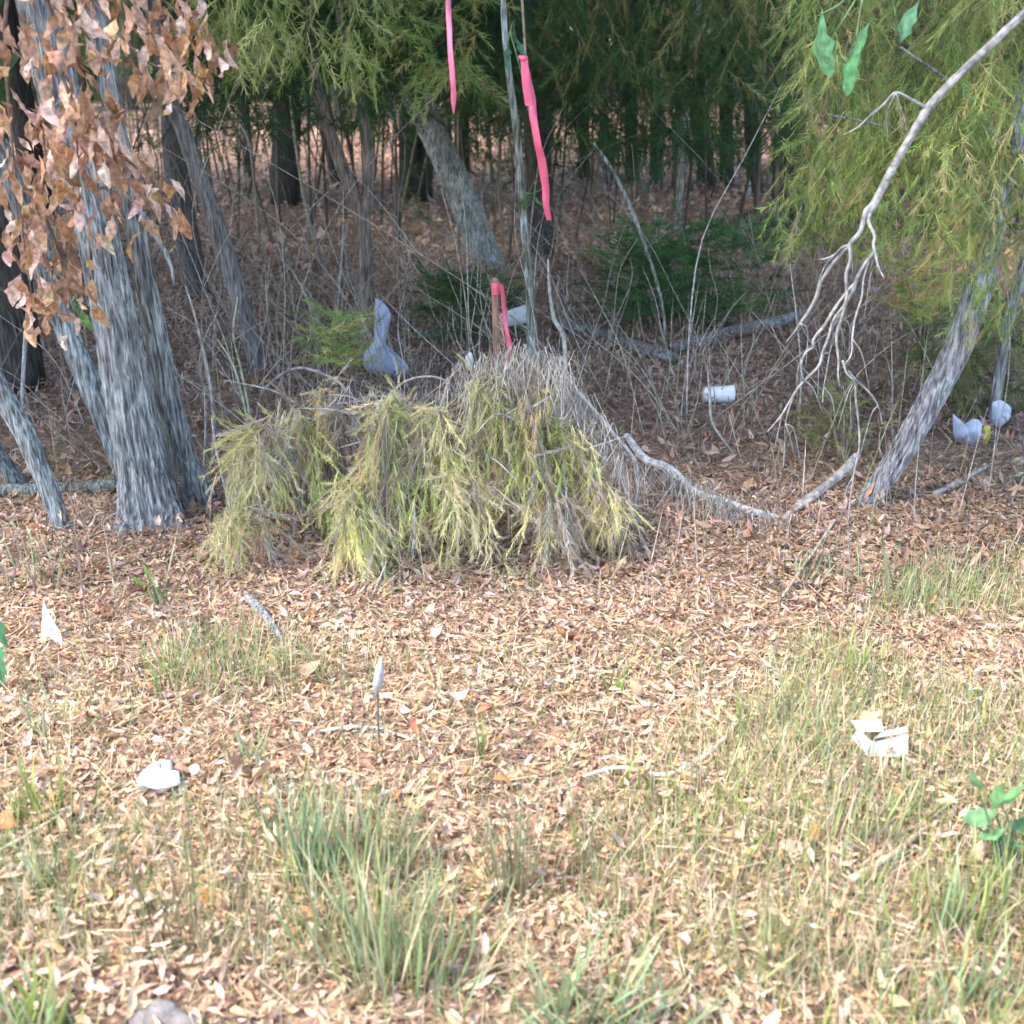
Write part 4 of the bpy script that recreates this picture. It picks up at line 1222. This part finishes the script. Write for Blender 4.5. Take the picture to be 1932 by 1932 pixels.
puffy('tiny grey scrap at the foot of a dark far trunk', [(1406, 342), (1416, 342), (1416, 366), (1406, 368)], gy(1410, 372), 0.02, (0.5, 0.5, 0.5), 'paper_scrap', 'paper', M_PAPER, 0.01)
puffy('orange brown clay lump at the left edge of the foreground', [(-20, 1562), (20, 1556), (36, 1568), (34, 1582), (-10, 1588)], 0, 0.012, (0.55, 0.2, 0.1), 'clay_lump', 'clay lump', M_STONE, 0.008, True, lift=0.02)
puffy('rough grey stone cut by the bottom edge at left', [(240, 1925), (290, 1905), (350, 1915), (385, 1945), (330, 1975), (250, 1970)], 0, 0.03, (0.2, 0.175, 0.165), 'stone', 'stone', M_STONE, 0.02, True, lift=-0.006)

# white ribbed cup lying on its side
cb = G(1354, 760)
cup = thing('foam_cup', 'white ribbed foam cup lying on its side in the litter', 'cup', cb)
mp = m_per_px(cb)
gg = Geo()
Lc = 56 * mp; rc = 17 * mp
prof = []
for k in range(15):
    t = k / 14
    prof.append((t * Lc, rc * (0.82 + 0.18 * t) * (1 + (0.035 if k % 3 == 1 else 0))))
prof += [(Lc, rc * 1.08), (Lc * 1.02, rc * 1.08), (Lc * 1.02, rc * 0.94), (Lc * 0.1, rc * 0.72)]
S = 20
th = np.arange(S) / S * 2 * math.pi
V = np.array([[cb[0] - Lc / 2 + a, cb[1] + 0.05 * a + r_ * math.cos(t), cb[2] + rc * 1.02 + r_ * math.sin(t) - 0.004] for a, r_ in prof for t in th])
quads = [[a * S + b, a * S + (b + 1) % S, (a + 1) * S + (b + 1) % S, (a + 1) * S + b] for a in range(len(prof) - 1) for b in range(S)]
V = np.concatenate([V, [V[:S].mean(0), V[-S:].mean(0)]])
tris = [[len(V) - 2, (b + 1) % S, b] for b in range(S)] + [[len(V) - 1, (len(prof) - 1) * S + b, (len(prof) - 1) * S + (b + 1) % S] for b in range(S)]
gg.add(V, tris, quads, (0.8, 0.82, 0.82))
gg.build('cup_wall', M_PAPER, cup, smooth=True)

# crushed white carton
bb = G(1660, 1405)
box = thing('takeout_box', 'crushed white takeout carton lying open in the grass', 'box', bb)


def slab(parent, name, corners, th, col=(0.8, 0.82, 0.83)):
    c = np.array(corners, float)
    nv = nrm(np.cross(c[1] - c[0], c[2] - c[0]))
    n = 6
    gg = Geo()
    u, v = np.meshgrid(np.linspace(0, 1, n), np.linspace(0, 1, n))
    P = ((1 - u)[..., None] * (1 - v)[..., None] * c[0] + u[..., None] * (1 - v)[..., None] * c[1] + u[..., None] * v[..., None] * c[2] + (1 - u)[..., None] * v[..., None] * c[3]).reshape(-1, 3)
    P = P + nv * (vn(P * 30) - .5)[:, None] * 0.012
    top, bot = P + nv * th / 2, P - nv * th / 2
    q = np.array([[a * n + b, a * n + b + 1, (a + 1) * n + b + 1, (a + 1) * n + b] for a in range(n - 1) for b in range(n - 1)])
    rim = [k for k in range(n)] + [k * n + n - 1 for k in range(1, n)] + [n * n - 1 - k for k in range(1, n)] + [(n - 1 - k) * n for k in range(1, n - 1)]
    qs = list(q) + list(q[:, ::-1] + n * n) + [[rim[k], rim[(k + 1) % len(rim)], rim[(k + 1) % len(rim)] + n * n, rim[k] + n * n] for k in range(len(rim))]
    gg.add(np.concatenate([top, bot]), None, qs, col)
    return gg.build(name, M_PAPER, parent)


f = lambda px, py, z: G(px, py + z / m_per_px(bb) * 0.92, 0) + np.array([0, 0, z])
slab(box, 'base_panel', [f(1636, 1426, .015), f(1712, 1428, .012), f(1708, 1382, .055), f(1640, 1398, .05)], 0.004)
slab(box, 'side_panel', [f(1602, 1388, .05), f(1634, 1424, .017), f(1640, 1396, .052), f(1612, 1372, .075)], 0.004)
slab(box, 'lid', [f(1598, 1356, .07), f(1654, 1354, .075), f(1662, 1378, .055), f(1612, 1376, .072)], 0.004)
slab(box, 'back_flap', [f(1645, 1390, .05), f(1706, 1380, .055), f(1704, 1370, .06), f(1664, 1376, .05)], 0.004, (0.5, 0.45, 0.4))

# grey dry seed head on a dark stem
sbp = G(716, 1410)
sh = thing('seed_stalk', 'dark stalk carrying one spindle shaped grey dry leaf', 'plant', sbp)
gg = Geo()
Pst = np.array([sbp + [0, 0, -.01], Q(714, 1370, sbp[1]), Q(712, 1300, sbp[1])])
tube(gg, Pst, [0.003, .0025, .002], 6, (0.1, 0.12, 0.1), True, 0, 1, 5)
gg.build('stem', M_TWIG, sh, smooth=True)
gg = Geo()
Pl = np.array([Q(710, 1312, sbp[1]), Q(713, 1290, sbp[1] - .01), Q(717, 1262, sbp[1] - .012), Q(720, 1240, sbp[1])])
tube(gg, Pl, [0.002, .013, .010, .0015], 10, (0.42, 0.4, 0.38), True, 0.002, 2, 6)
gg.build('dry_leaf', M_LITTER, sh, smooth=True)

for o in list(bpy.data.objects):
    if '_org' in o:
        del o['_org']
